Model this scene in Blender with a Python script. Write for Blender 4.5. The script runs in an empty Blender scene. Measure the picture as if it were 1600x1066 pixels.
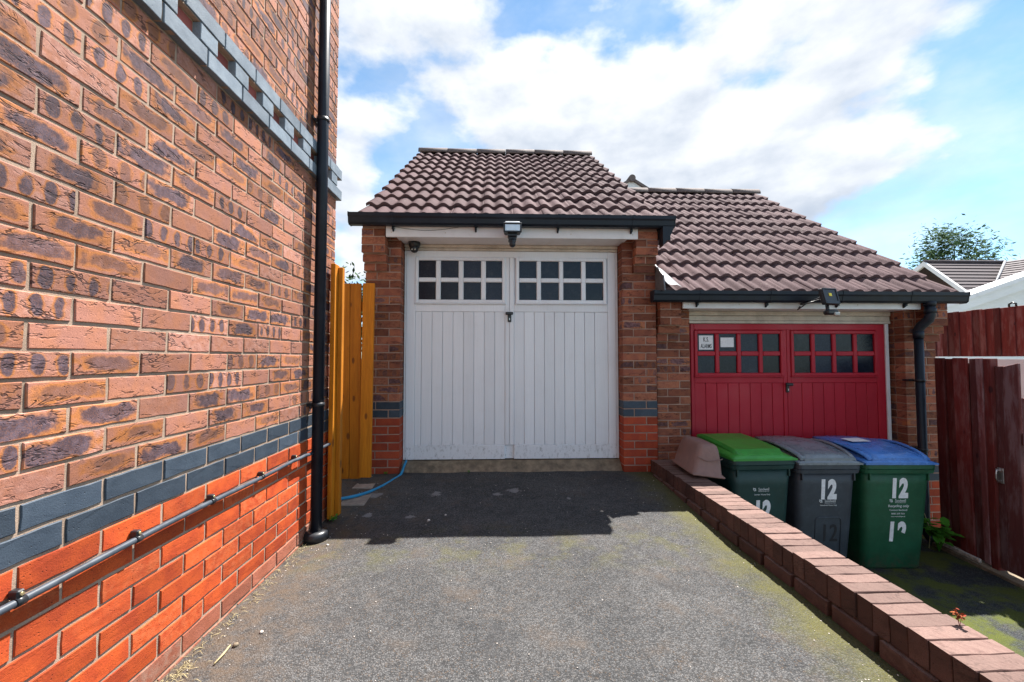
import bpy, bmesh, math, random
from mathutils import Vector, Matrix, noise as mnoise
R = math.radians
random.seed(7)
S = bpy.context.scene
COL = S.collection

# ------------------------------------------------------------------ camera
cam_d = bpy.data.cameras.new('camera'); cam = bpy.data.objects.new('camera', cam_d); COL.objects.link(cam)
cam.location = (0, 0, 1.12)
cam.rotation_euler = (R(90 + 2.2126), 0, R(-2.0826))
cam_d.sensor_width = 36.0
cam_d.lens = 660.0 / 1600.0 * 36.0
cam_d.clip_start = 0.02; cam_d.clip_end = 5000
S.camera = cam

# ------------------------------------------------------------------ sun, sky, exposure
SUN_AZ = math.atan2(0.883, 1.0)          # to the right of +Y
SUN_EL = R(60.6)
EXPOSURE = 2.32
sun_d = bpy.data.lights.new('sun', 'SUN'); sun = bpy.data.objects.new('sun', sun_d); COL.objects.link(sun)
sun_d.energy = 3.0; sun_d.angle = R(0.53); sun_d.color = (1.0, 0.955, 0.90)
sd = Vector((math.cos(SUN_EL) * math.sin(SUN_AZ), math.cos(SUN_EL) * math.cos(SUN_AZ), math.sin(SUN_EL)))
sun.location = sd * 60
sun.rotation_euler = (-sd).to_track_quat('-Z', 'Y').to_euler()
W = bpy.data.worlds.new('World'); S.world = W; W.use_nodes = True
S.view_settings.view_transform = 'Standard'; S.view_settings.look = 'None'
S.view_settings.gamma = 1.0; S.view_settings.use_curve_mapping = False
S.view_settings.exposure = EXPOSURE
S.render.engine = 'CYCLES'
S.cycles.max_bounces = 6; S.cycles.diffuse_bounces = 4; S.cycles.glossy_bounces = 2; S.cycles.transmission_bounces = 2

class NT:
    """tiny node helper"""
    def __init__(self, tree): self.t = tree; self.n = tree.nodes; self.l = tree.links
    def node(self, typ, **kw):
        n = self.n.new(typ)
        for k, v in kw.items():
            setattr(n, k, v)
        return n
    def put(self, sock, v):
        if v is None: return
        if hasattr(v, 'is_linked'): self.l.new(v, sock)
        else:
            try: sock.default_value = v
            except Exception:
                sock.default_value = tuple(v) + (1.0,)
    def math(self, op, a, b=None, c=None, clamp=False):
        n = self.node('ShaderNodeMath', operation=op); n.use_clamp = clamp
        for i, v in enumerate((a, b, c)): self.put(n.inputs[i], v) if v is not None else None
        return n.outputs[0]
    def vmath(self, op, a, b=None):
        n = self.node('ShaderNodeVectorMath', operation=op)
        self.put(n.inputs[0], a)
        if b is not None: self.put(n.inputs[1], b)
        return n.outputs[0]
    def sep(self, v):
        n = self.node('ShaderNodeSeparateXYZ'); self.put(n.inputs[0], v); return n.outputs
    def comb(self, x, y, z):
        n = self.node('ShaderNodeCombineXYZ')
        for i, v in enumerate((x, y, z)): self.put(n.inputs[i], v)
        return n.outputs[0]
    def noise(self, vec, scale, detail=3, rough=0.5, w=None, dist=0.0):
        n = self.node('ShaderNodeTexNoise')
        if w is not None: n.noise_dimensions = '4D'; self.put(n.inputs['W'], w)
        self.put(n.inputs['Vector'], vec); self.put(n.inputs['Scale'], scale)
        n.inputs['Detail'].default_value = detail; n.inputs['Roughness'].default_value = rough
        n.inputs['Distortion'].default_value = dist
        return n.outputs['Fac']
    def voro(self, vec, scale, out='Distance', feature='F1'):
        n = self.node('ShaderNodeTexVoronoi', feature=feature)
        self.put(n.inputs['Vector'], vec); self.put(n.inputs['Scale'], scale)
        return n.outputs[out]
    def step(self, v, a, b, ta=0.0, tb=1.0):
        n = self.node('ShaderNodeMapRange', interpolation_type='SMOOTHSTEP')
        self.put(n.inputs['Value'], v); n.inputs['From Min'].default_value = a; n.inputs['From Max'].default_value = b
        n.inputs['To Min'].default_value = ta; n.inputs['To Max'].default_value = tb
        return n.outputs[0]
    def mix(self, f, a, b, blend='MIX'):
        n = self.node('ShaderNodeMix', data_type='RGBA', blend_type=blend)
        self.put(n.inputs[0], f)
        for s, v in ((n.inputs[6], a), (n.inputs[7], b)):
            if hasattr(v, 'is_linked'): self.l.new(v, s)
            else: s.default_value = tuple(v[:3]) + (1.0,)
        return n.outputs[2]
    def bump(self, h, strength=0.5, dist=0.01, normal=None):
        n = self.node('ShaderNodeBump'); self.put(n.inputs['Height'], h)
        n.inputs['Strength'].default_value = strength; n.inputs['Distance'].default_value = dist
        if normal is not None: self.l.new(normal, n.inputs['Normal'])
        return n.outputs[0]

def build_world():
    t = NT(W.node_tree); t.n.clear()
    out = t.node('ShaderNodeOutputWorld')
    sky = t.node('ShaderNodeTexSky', sky_type='NISHITA')
    sky.sun_disc = False; sky.sun_elevation = SUN_EL; sky.sun_rotation = SUN_AZ
    sky.air_density = 0.65; sky.dust_density = 0.0; sky.ozone_density = 1.0
    bg = t.node('ShaderNodeBackground'); t.l.new(t.mix(1.0, sky.outputs[0], (0.86, 1.06, 1.0), 'MULTIPLY'), bg.inputs[0]); bg.inputs[1].default_value = 0.058
    tc = t.node('ShaderNodeTexCoord')
    d = t.vmath('NORMALIZE', tc.outputs['Generated'])
    x, y, z = t.sep(d)
    p = t.comb(x, y, t.math('MULTIPLY', z, 1.75))
    p = t.vmath('ADD', p, (CLOUD_OFF[0], CLOUD_OFF[1], 0.0))
    def body(q):
        n1 = t.noise(q, 3.0, 8, 0.52, w=CLOUD_OFF[2])
        n2 = t.noise(q, 1.5, 2, 0.5, w=CLOUD_OFF[2] + 3)
        return t.math('ADD', t.math('MULTIPLY', n1, 0.62), t.math('MULTIPLY', n2, 0.48))
    v = body(p)
    mask = t.step(v, 0.518, 0.592)
    wisp = t.step(t.noise(p, 2.2, 6, 0.62, w=CLOUD_OFF[2] + 9, dist=0.2), 0.36, 0.74, 0.0, 0.55)
    mask = t.math('MAXIMUM', mask, wisp)
    # thick parts are greyer underneath: compare with the cloud a little nearer the zenith
    thick = t.math('SUBTRACT', v, body(t.vmath('ADD', p, (0.0, 0.0, 0.07))))
    shade = t.step(t.math('SUBTRACT', t.math('ADD', v, 0.05), t.math('MULTIPLY', thick, 2.2)), 0.46, 0.86)
    ccol = t.mix(shade, (0.97, 0.985, 1.0), (0.47, 0.54, 0.65))
    cb = t.node('ShaderNodeBackground'); t.l.new(ccol, cb.inputs[0]); cb.inputs[1].default_value = CLOUD_L
    ms = t.node('ShaderNodeMixShader'); t.l.new(mask, ms.inputs[0]); t.l.new(bg.outputs[0], ms.inputs[1]); t.l.new(cb.outputs[0], ms.inputs[2])
    t.l.new(ms.outputs[0], out.inputs[0])
CLOUD_L = 0.250
CLOUD_OFF = (2.2, 4.1, 17.0)
build_world()

# ------------------------------------------------------------------ materials
def new_mat(name):
    m = bpy.data.materials.new(name); m.use_nodes = True
    t = NT(m.node_tree); b = t.n['Principled BSDF']
    return m, t, b
def setp(b, **kw):
    for k, v in kw.items():
        s = b.inputs[k]
        s.default_value = (tuple(v) + (1.0,)) if isinstance(v, (tuple, list)) and len(v) == 3 else v

def simple(name, col, rough=0.5, metal=0.0, var=0.12, scale=9.0, bump=0.0, bscale=80.0, spec=0.5, dirt=None, dirt_amt=0.4, coat=0.0):
    m, t, b = new_mat(name)
    tc = t.node('ShaderNodeTexCoord'); g = t.node('ShaderNodeNewGeometry')
    n = t.noise(g.outputs['Position'], scale, 5, 0.6)
    lo = tuple(c * (1 - var) for c in col); hi = tuple(min(1, c * (1 + var)) for c in col)
    c = t.mix(t.step(n, 0.3, 0.7), lo, hi)
    if dirt:
        dn = t.noise(g.outputs['Position'], scale * 0.6, 8, 0.7)
        c = t.mix(t.step(dn, 0.50, 0.72, 0.0, dirt_amt), c, dirt)
    t.l.new(c, b.inputs['Base Color'])
    rn = t.step(n, 0.2, 0.8, max(0.02, rough - 0.08), min(1, rough + 0.08)); t.l.new(rn, b.inputs['Roughness'])
    setp(b, Metallic=metal); b.inputs['Specular IOR Level'].default_value = spec
    if coat: b.inputs['Coat Weight'].default_value = coat
    if bump:
        t.l.new(t.bump(t.noise(g.outputs['Position'], bscale, 6, 0.65), bump, 0.004), b.inputs['Normal'])
    return m

def brick_seed(t):
    oi = t.node('ShaderNodeObjectInfo'); at = t.node('ShaderNodeAttribute', attribute_name='bid')
    return t.math('FRACT', t.math('ADD', oi.outputs['Random'], at.outputs['Fac']))

def brick_mat(name, base_a, base_b, halo, dark, p_patch, p_blob, crease=1.0, pale=None, rough=0.85, pit=1.0, vary=0.25, top_tint=None):
    m, t, b = new_mat(name)
    uvn = t.node('ShaderNodeUVMap'); uv = uvn.outputs[0]
    r = brick_seed(t)
    w = t.math('MULTIPLY', r, 137.0)
    r2 = t.math('FRACT', t.math('MULTIPLY', r, 57.31)); r3 = t.math('FRACT', t.math('MULTIPLY', r, 191.7)); r4 = t.math('FRACT', t.math('MULTIPLY', r, 713.3))
    u, v, _ = t.sep(uv)
    edge = t.noise(uv, 42, 4, 0.6, w=w)
    en = t.math('ADD', t.math('MULTIPLY', t.math('SUBTRACT', edge, 0.5), 1.3), t.math('MULTIPLY', t.math('SUBTRACT', t.noise(uv, 15, 2, 0.5, w=t.math('ADD', w, 2.0)), 0.5), 2.0))
    fine = t.noise(uv, 260, 4, 0.6, w=w)
    broad = t.noise(uv, 14, 3, 0.5, w=w)
    # one broad kiln patch
    hw = t.math('ADD', 0.060, t.math('MULTIPLY', r3, 0.038))
    off = t.math('MULTIPLY', t.math('SUBTRACT', r4, 0.5), 0.03)
    dx = t.math('DIVIDE', t.math('ABSOLUTE', t.math('ADD', u, off)), hw)
    dy = t.math('DIVIDE', t.math('ABSOLUTE', t.math('ADD', v, t.math('MULTIPLY', off, 0.18))), t.math('ADD', 0.0185, t.math('MULTIPLY', r4, 0.009)))
    dA = t.math('ADD', t.math('POWER', t.math('ADD', t.math('POWER', dx, 4.0), t.math('POWER', dy, 4.0)), 0.25), en)
    # row of kiss marks
    ph = t.math('MULTIPLY', r3, 6.28)
    per = t.math('ADD', 70.0, t.math('MULTIPLY', r4, 40.0))
    cu = t.math('COSINE', t.math('ADD', t.math('MULTIPLY', u, per), ph))
    dB = t.math('ADD', t.math('SUBTRACT', 0.98, t.math('MULTIPLY', cu, 0.70)), t.math('ADD', t.math('MULTIPLY', t.math('POWER', t.math('DIVIDE', t.math('ABSOLUTE', v), 0.026), 3.0), 0.5), en))
    selA = t.math('LESS_THAN', r2, p_patch)
    selB = t.math('LESS_THAN', t.math('ABSOLUTE', t.math('SUBTRACT', r2, p_patch + p_blob / 2)), p_blob / 2)
    dist = t.math('ADD', 3.0, t.math('ADD', t.math('MULTIPLY', selA, t.math('SUBTRACT', dA, 3.0)), t.math('MULTIPLY', selB, t.math('SUBTRACT', dB, 3.0))))
    patch = t.math('MULTIPLY', t.step(dist, 0.70, 1.22, 1.0, 0.0), t.step(r4, 0.0, 0.6, 0.62, 1.0))
    ring = t.step(dist, 1.0, 1.55, 1.0, 0.0)
    c = t.mix(t.step(broad, 0.35, 0.65), base_a, base_b)
    if pale:
        c = t.mix(t.math('MULTIPLY', t.step(r4, 0.55, 0.95), t.step(edge, 0.35, 0.7)), c, pale)
    c = t.mix(t.math('MULTIPLY', ring, t.step(broad, 0.3, 0.6, 0.45, 1.0)), c, halo)
    dk = t.mix(t.step(edge, 0.35, 0.65), dark, tuple(x * 1.75 + 0.01 for x in dark))
    c = t.mix(t.math('MULTIPLY', patch, t.step(fine, 0.30, 0.55, 0.72, 0.97)), c, dk)
    if top_tint:      # paler mix on up-facing faces of the coping
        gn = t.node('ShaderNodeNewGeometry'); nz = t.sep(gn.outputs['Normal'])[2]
        c = t.mix(t.math('MULTIPLY', t.step(nz, 0.75, 0.97), t.step(edge, 0.22, 0.60, 0.45, 0.95)), c, top_tint)
    # per-brick tone and speckle
    tone = t.step(r3, 0.0, 1.0, 1 - vary, 1 + vary)
    tn = t.node('ShaderNodeCombineXYZ')
    for i in range(3): t.l.new(tone, tn.inputs[i])
    c = t.mix(1.0, c, tn.outputs[0], 'MULTIPLY')
    sp = t.step(t.noise(uv, 420, 3, 0.7, w=w), 0.30, 0.62, 0.70, 1.14)
    sn = t.node('ShaderNodeCombineXYZ')
    for i in range(3): t.l.new(sp, sn.inputs[i])
    c = t.mix(1.0, c, sn.outputs[0], 'MULTIPLY')
    # drag creases and pits
    cuv = t.comb(t.math('MULTIPLY', u, 11.0), t.math('MULTIPLY', t.math('ADD', v, t.math('MULTIPLY', u, t.math('MULTIPLY', t.math('SUBTRACT', r4, 0.62), 0.45))), 40.0), 0.0)
    cn = t.noise(cuv, 1.0, 3, 0.55, w=w, dist=0.5)
    line = t.step(t.math('ABSOLUTE', t.math('SUBTRACT', cn, 0.5)), 0.006, 0.030, 1.0, 0.0)
    gate = t.step(t.noise(cuv, 0.55, 2, 0.5, w=t.math('ADD', w, 5.0)), 0.47, 0.58)
    cr = t.math('MULTIPLY', t.math('MULTIPLY', line, gate), crease)
    vo = t.node('ShaderNodeTexVoronoi', voronoi_dimensions='4D'); t.l.new(uv, vo.inputs['Vector']); t.l.new(w, vo.inputs['W']); vo.inputs['Scale'].default_value = 105
    pits = t.math('MULTIPLY', t.step(vo.outputs['Distance'], 0.10, 0.24, 1.0, 0.0), pit)
    gouge = t.math('MAXIMUM', cr, t.math('MULTIPLY', pits, 0.8), clamp=True)
    c = t.mix(t.math('MULTIPLY', gouge, 0.72), c, tuple(x * 0.35 for x in dark))  # crease shade painted into the colour, together with dark pit specks
    t.l.new(c, b.inputs['Base Color'])
    b.inputs['Roughness'].default_value = rough; b.inputs['Specular IOR Level'].default_value = 0.25
    h = t.math('SUBTRACT', t.math('ADD', t.math('MULTIPLY', edge, 0.5), t.math('MULTIPLY', fine, 0.35)), t.math('MULTIPLY', gouge, 1.3))
    t.l.new(t.bump(h, 0.75, 0.003), b.inputs['Normal'])
    return m

M = {}
M['brick'] = brick_mat('multi brick', (0.305, 0.135, 0.098), (0.335, 0.136, 0.078), (0.38, 0.135, 0.032), (0.048, 0.034, 0.046), 0.58, 0.20, 1.0, (0.40, 0.205, 0.160), vary=0.26)
M['brick_shade'] = brick_mat('red brown brick', (0.29, 0.100, 0.055), (0.22, 0.074, 0.048), (0.34, 0.120, 0.045), (0.085, 0.044, 0.050), 0.20, 0.12, 0.9, (0.34, 0.135, 0.078), vary=0.32)  # the garages' own red brown brick colour
M['brick_red'] = brick_mat('smooth red brick', (0.47, 0.075, 0.016), (0.36, 0.050, 0.014), (0.40, 0.06, 0.015), (0.10, 0.02, 0.012), 0.0, 0.0, 0.12, (0.50, 0.115, 0.040), 0.8, 1.0, vary=0.24)
M['brick_blue'] = brick_mat('blue engineering brick', (0.040, 0.056, 0.078), (0.050, 0.068, 0.092), (0.05, 0.06, 0.08), (0.02, 0.025, 0.035), 0.0, 0.0, 0.0, None, 0.55, 0.6, vary=0.24)
M['brick_band'] = brick_mat('pale blue band brick', (0.145, 0.178, 0.212), (0.19, 0.226, 0.262), (0.14, 0.17, 0.21), (0.05, 0.07, 0.10), 0.0, 0.0, 0.0, (0.22, 0.28, 0.33), 0.5, 0.3, vary=0.16)
M['brick_red_dim'] = brick_mat('weathered red brick', (0.36, 0.062, 0.026), (0.30, 0.050, 0.026), (0.40, 0.06, 0.015), (0.08, 0.02, 0.015), 0.0, 0.0, 0.0, None, 0.85, 0.8, vary=0.22)
M['brick_dusty'] = brick_mat('dusty red brick', (0.27, 0.085, 0.048), (0.31, 0.105, 0.065), (0.3, 0.09, 0.05), (0.08, 0.03, 0.02), 0.0, 0.0, 0.2, (0.33, 0.18, 0.13), 0.9, 0.9, vary=0.15)
M['brick_plum'] = brick_mat('plum recessed brick', (0.24, 0.065, 0.055), (0.27, 0.08, 0.065), (0.25, 0.07, 0.06), (0.08, 0.03, 0.03), 0.0, 0.0, 0.2, None, 0.8, 0.7)
M['coping'] = brick_mat('coping brick', (0.072, 0.036, 0.031), (0.098, 0.047, 0.040), (0.09, 0.045, 0.04), (0.03, 0.018, 0.018), 0.0, 0.0, 0.35, (0.12, 0.066, 0.056), 0.8, 0.8, vary=0.2, top_tint=(0.165, 0.103, 0.086))

def mortar_mat(name, col):
    m, t, b = new_mat(name)
    g = t.node('ShaderNodeNewGeometry')
    n = t.noise(g.outputs['Position'], 300, 4, 0.7); n2 = t.noise(g.outputs['Position'], 7, 4, 0.6)
    c = t.mix(t.step(n2, 0.3, 0.7), tuple(x * 0.78 for x in col), tuple(x * 1.12 for x in col))
    c = t.mix(t.step(n, 0.55, 0.75, 0.0, 0.45), c, tuple(x * 0.5 for x in col))
    t.l.new(c, b.inputs['Base Color']); b.inputs['Roughness'].default_value = 0.95; b.inputs['Specular IOR Level'].default_value = 0.1
    t.l.new(t.bump(n, 0.6, 0.003), b.inputs['Normal'])
    return m
M['mortar'] = mortar_mat('mortar', (0.36, 0.265, 0.20))
M['mortar_dim'] = mortar_mat('weathered mortar', (0.36, 0.24, 0.19))
M['mortar_dark'] = mortar_mat('dark mortar', (0.10, 0.068, 0.055))

def wallbrick_mat():
    m, t, b = new_mat('far brickwork')
    tc = t.node('ShaderNodeTexCoord'); g = t.node('ShaderNodeNewGeometry')
    x, y, z = t.sep(g.outputs['Position'])
    br = t.node('ShaderNodeTexBrick'); t.l.new(t.comb(t.math('ADD', x, y), z, 0.0), br.inputs['Vector'])
    br.inputs['Scale'].default_value = 1.0; br.inputs['Brick Width'].default_value = 0.225; br.inputs['Row Height'].default_value = 0.075
    br.inputs['Mortar Size'].default_value = 0.005
    br.inputs['Color1'].default_value = (0.30, 0.10, 0.055, 1); br.inputs['Color2'].default_value = (0.22, 0.07, 0.045, 1); br.inputs['Mortar'].default_value = (0.28, 0.19, 0.14, 1)
    t.l.new(br.outputs['Color'], b.inputs['Base Color']); b.inputs['Roughness'].default_value = 0.9
    t.l.new(t.bump(t.math('SUBTRACT', 1.0, br.outputs['Fac']), 0.6, 0.005), b.inputs['Normal'])
    return m
M['farbrick'] = wallbrick_mat()

def tile_mat():
    m, t, b = new_mat('concrete roof tile')
    g = t.node('ShaderNodeNewGeometry'); oi = t.node('ShaderNodeObjectInfo')
    p = g.outputs['Position']
    n = t.noise(p, 9, 6, 0.7); f = t.noise(p, 520, 3, 0.7); mid = t.noise(p, 70, 4, 0.65)
    c = t.mix(t.step(n, 0.32, 0.68), (0.096, 0.060, 0.064), (0.126, 0.080, 0.084))
    tone = t.step(oi.outputs['Random'], 0, 1, 0.86, 1.13); tn = t.comb(tone, tone, tone)
    c = t.mix(1.0, c, tn, 'MULTIPLY')
    c = t.mix(t.step(f, 0.50, 0.72, 0.0, 0.4), c, (0.15, 0.095, 0.09))
    c = t.mix(t.step(f, 0.45, 0.28, 0.0, 0.35), c, (0.035, 0.022, 0.022))
    c = t.mix(t.step(mid, 0.62, 0.76, 0.0, 0.25), c, (0.17, 0.13, 0.12))
    lich = t.math('MULTIPLY', t.step(t.noise(p, 4.5, 7, 0.75), 0.56, 0.68), t.step(t.noise(p, 55, 4, 0.7), 0.50, 0.62, 0.0, 0.75))
    c = t.mix(lich, c, (0.20, 0.19, 0.165))
    t.l.new(c, b.inputs['Base Color']); b.inputs['Roughness'].default_value = 0.85; b.inputs['Specular IOR Level'].default_value = 0.12
    t.l.new(t.bump(t.math('ADD', f, mid), 0.5, 0.003), b.inputs['Normal'])
    return m
M['tile'] = tile_mat()
M['ridge'] = simple('ridge concrete', (0.135, 0.105, 0.098), 0.85, var=0.3, scale=30, bump=0.5, dirt=(0.22, 0.20, 0.17), dirt_amt=0.5)
M['tile_far'] = simple('far grey brown tile', (0.060, 0.045, 0.050), 0.8, var=0.25, scale=6)

def asphalt_mat(name, lo, hi, moss_fn=None, moss_col=(0.10, 0.095, 0.022), grit=1.0):
    m, t, b = new_mat(name)
    g = t.node('ShaderNodeNewGeometry'); p = g.outputs['Position']
    x, y, z = t.sep(p)
    vo = t.node('ShaderNodeTexVoronoi'); t.l.new(p, vo.inputs['Vector']); vo.inputs['Scale'].default_value = 175
    cellc = t.sep(vo.outputs['Color'])
    big = t.noise(p, 1.6, 6, 0.65); med = t.noise(p, 14, 5, 0.7); fine = t.noise(p, 240, 4, 0.7)
    v = t.math('ADD', t.math('MULTIPLY', big, 0.55), t.math('MULTIPLY', med, 0.45))
    c = t.mix(t.step(v, 0.36, 0.64), lo, hi)
    cell = t.step(cellc[0], 0.1, 1.0, 0.62, 1.45)
    c = t.mix(1.0, c, t.comb(cell, t.math('MULTIPLY', cell, 0.985), t.math('MULTIPLY', cell, 0.97)), 'MULTIPLY')
    c = t.mix(t.math('MULTIPLY', t.step(cellc[1], 0.90, 0.97), 0.5 * grit), c, (0.14, 0.13, 0.12))
    c = t.mix(t.math('MULTIPLY', t.step(cellc[2], 0.90, 0.96), 0.5 * grit), c, (0.12, 0.08, 0.05))
    gap = t.step(vo.outputs['Distance'], 0.34, 0.62, 0.0, 0.6)
    c = t.mix(gap, c, tuple(a * 0.42 for a in lo))
    brown = t.step(t.noise(p, 3.3, 6, 0.7), 0.52, 0.70, 0.0, 0.4)
    c = t.mix(brown, c, (0.115, 0.085, 0.062))
    if moss_fn is moss_drive:      # brown silt swept against the house wall, oil spots in the middle
        silt = t.math('MULTIPLY', t.step(t.math('SUBTRACT', t.math('ADD', x, 1.16), t.math('MULTIPLY', t.noise(p, 4.0, 5, 0.7), 0.75)), -0.30, 0.10, 1.0, 0.0), t.step(med, 0.35, 0.62, 0.1, 0.75))
        c = t.mix(silt, c, (0.105, 0.075, 0.052))
        oil = t.step(t.noise(t.vmath('ADD', p, (3.0, 1.0, 0.0)), 2.4, 5, 0.6), 0.60, 0.72, 0.0, 0.55)
        c = t.mix(oil, c, (0.045, 0.045, 0.047))
    if moss_fn is moss_drive:      # old cement splashes
        for sx_, sy_, sr_ in ((0.01, 3.40, 0.04), (0.142, 3.47, 0.06), (-0.48, 3.41, 0.055), (-0.96, 3.41, 0.07), (-0.60, 3.01, 0.035), (-0.90, 3.05, 0.04), (0.56, 3.30, 0.025)):
            dd = t.math('SQRT', t.math('ADD', t.math('POWER', t.math('SUBTRACT', x, sx_), 2.0), t.math('POWER', t.math('SUBTRACT', y, sy_), 2.0)))
            dd = t.math('ADD', t.math('DIVIDE', dd, sr_), t.math('MULTIPLY', t.math('SUBTRACT', t.noise(p, 28, 4, 0.7), 0.5), 3.2))
            c = t.mix(t.step(dd, 0.5, 0.95, 0.7, 0.0), c, (0.26, 0.25, 0.25))
    stain = t.step(t.noise(p, 7.5, 7, 0.75, dist=0.4), 0.66, 0.72, 0.0, 0.35)
    c = t.mix(stain, c, (0.20, 0.185, 0.17))
    if moss_fn:
        mk = moss_fn(t, x, y, med, fine, p)
        c = t.mix(mk, c, t.mix(fine, tuple(a * 0.6 for a in moss_col), tuple(a * 1.5 for a in moss_col)))
    t.l.new(c, b.inputs['Base Color'])
    b.inputs['Roughness'].default_value = 0.95; b.inputs['Specular IOR Level'].default_value = 0.12
    h = t.math('ADD', t.math('MULTIPLY', t.math('SUBTRACT', 1.0, vo.outputs['Distance']), 0.8), t.math('MULTIPLY', fine, 0.35))
    t.l.new(t.bump(h, 0.85, 0.006), b.inputs['Normal'])
    return m
def moss_drive(t, x, y, med, fine, p):
    # moss strip by the low wall, and a patch where the garage eaves drip
    dw = t.math('SUBTRACT', 1.44, x)
    n = t.noise(p, 5.5, 6, 0.7)
    strip = t.math('MULTIPLY', t.step(t.math('ADD', dw, t.math('MULTIPLY', n, -0.56)), -0.28, 0.06, 0.95, 0.0), t.step(y, 0.6, 1.6))
    strip2 = t.math('MULTIPLY', t.step(t.math('ABSOLUTE', t.math('SUBTRACT', y, 2.55)), 0.05, 0.40, 1.0, 0.0), t.step(n, 0.46, 0.66, 0.0, 0.5))
    return t.math('MULTIPLY', t.math('MAXIMUM', strip, strip2), t.step(fine, 0.34, 0.58, 0.25, 0.9))
def moss_low(t, x, y, med, fine, p):
    n = t.noise(p, 3.2, 6, 0.68)
    return t.math('MULTIPLY', t.math('MULTIPLY', t.step(n, 0.42, 0.58, 0.0, 0.92), t.step(y, 2.1, 2.6)), t.step(fine, 0.30, 0.55, 0.45, 0.95))
M['asphalt'] = asphalt_mat('worn tarmac', (0.066, 0.068, 0.071), (0.116, 0.116, 0.117), moss_drive, (0.105, 0.100, 0.028))
M['asphalt_low'] = asphalt_mat('mossy tarmac', (0.042, 0.047, 0.052), (0.072, 0.078, 0.082), moss_low, (0.085, 0.098, 0.016), 0.5)
M['ground'] = simple('ground', (0.10, 0.10, 0.07), 0.95, var=0.4, scale=1.2, bump=0.4)
M['concrete'] = simple('stained concrete', (0.20, 0.155, 0.105), 0.92, var=0.35, scale=14, bump=0.7, bscale=160, dirt=(0.07, 0.06, 0.04), dirt_amt=0.7)
M['slab'] = simple('paving slab', (0.26, 0.21, 0.175), 0.9, var=0.25, scale=12, bump=0.5, dirt=(0.12, 0.09, 0.07), dirt_amt=0.5)
def paint_mat(name, col, dirt, mild_z, rough=0.42):
    """brushed gloss on boards: faint vertical brush marks, grime, mildew on the bottom rail joint"""
    m, t, b = new_mat(name)
    g = t.node('ShaderNodeNewGeometry'); p = g.outputs['Position']; oi = t.node('ShaderNodeObjectInfo')
    z = t.sep(p)[2]
    st = t.noise(t.vmath('MULTIPLY', p, (1.0, 1.0, 0.02)), 160, 4, 0.6); bl = t.noise(p, 3.0, 6, 0.65); f = t.noise(p, 60, 6, 0.75)
    c = t.mix(t.step(st, 0.3, 0.7), tuple(x * 0.94 for x in col), col)
    tone = t.step(oi.outputs['Random'], 0, 1, 0.95, 1.03); c = t.mix(1.0, c, t.comb(tone, tone, tone), 'MULTIPLY')
    c = t.mix(t.step(bl, 0.50, 0.78, 0.0, 0.28), c, dirt)
    c = t.mix(t.step(f, 0.64, 0.74, 0.0, 0.35), c, tuple(x * 0.7 for x in dirt))
    mil = t.math('MULTIPLY', t.step(z, mild_z, mild_z + 0.10, 1.0, 0.0), t.step(t.noise(t.vmath('MULTIPLY', p, (1.0, 1.0, 0.45)), 46, 6, 0.75), 0.50, 0.68, 0.0, 0.6))
    c = t.mix(mil, c, tuple(x * 0.42 for x in dirt))
    t.l.new(c, b.inputs['Base Color']); t.l.new(t.step(bl, 0.3, 0.7, rough - 0.08, rough + 0.14), b.inputs['Roughness'])
    t.l.new(t.bump(st, 0.18, 0.002), b.inputs['Normal'])
    return m
M['white'] = paint_mat('white painted door', (0.82, 0.84, 0.88), (0.60, 0.60, 0.60), 0.24)
M['white_trim'] = simple('white trim', (0.78, 0.765, 0.78), 0.40, var=0.05, scale=6, dirt=(0.50, 0.42, 0.38), dirt_amt=0.25)
M['cream'] = simple('cream beading', (0.60, 0.53, 0.45), 0.55, var=0.12, scale=10, dirt=(0.30, 0.24, 0.18), dirt_amt=0.5)
M['red_paint'] = paint_mat('crimson paint', (0.43, 0.003, 0.021), (0.32, 0.004, 0.016), -0.50, 0.5)
M['black'] = simple('black plastic', (0.013, 0.015, 0.019), 0.38, var=0.25, scale=12, dirt=(0.05, 0.05, 0.05), dirt_amt=0.35)
M['gutter'] = simple('black gutter plastic', (0.009, 0.013, 0.022), 0.42, var=0.25, scale=8, dirt=(0.025, 0.03, 0.04), dirt_amt=0.4, spec=0.3)
M['silver'] = simple('brushed silver', (0.62, 0.62, 0.62), 0.35, metal=0.85, var=0.1)
M['lead'] = simple('bright lead flashing', (0.15, 0.155, 0.17), 0.6, metal=0.0, var=0.22, scale=22, bump=0.4, bscale=30)
M['lens'] = simple('pale lens', (0.45, 0.45, 0.42), 0.15, var=0.05)
M['yellow'] = simple('yellow chip', (0.85, 0.65, 0.03), 0.4, var=0.03)
M['hose'] = simple('blue hose', (0.012, 0.22, 0.42), 0.45, var=0.15, scale=30)
M['grey_pipe'] = simple('grey cable', (0.045, 0.056, 0.072), 0.42, var=0.2, scale=20)
M['brass'] = simple('screw', (0.55, 0.45, 0.25), 0.4, metal=0.8)
M['sticker'] = simple('white sticker', (0.80, 0.79, 0.82), 0.55, var=0.08, scale=50)
M['ink'] = simple('black ink', (0.02, 0.02, 0.025), 0.6)
M['print'] = simple('white print', (0.62, 0.65, 0.66), 0.6, var=0.15, scale=80)
M['planter'] = simple('brown plastic trough', (0.235, 0.135, 0.115), 0.65, var=0.10, scale=14, bump=0.25, bscale=220, dirt=(0.16, 0.10, 0.09), dirt_amt=0.4)
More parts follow.
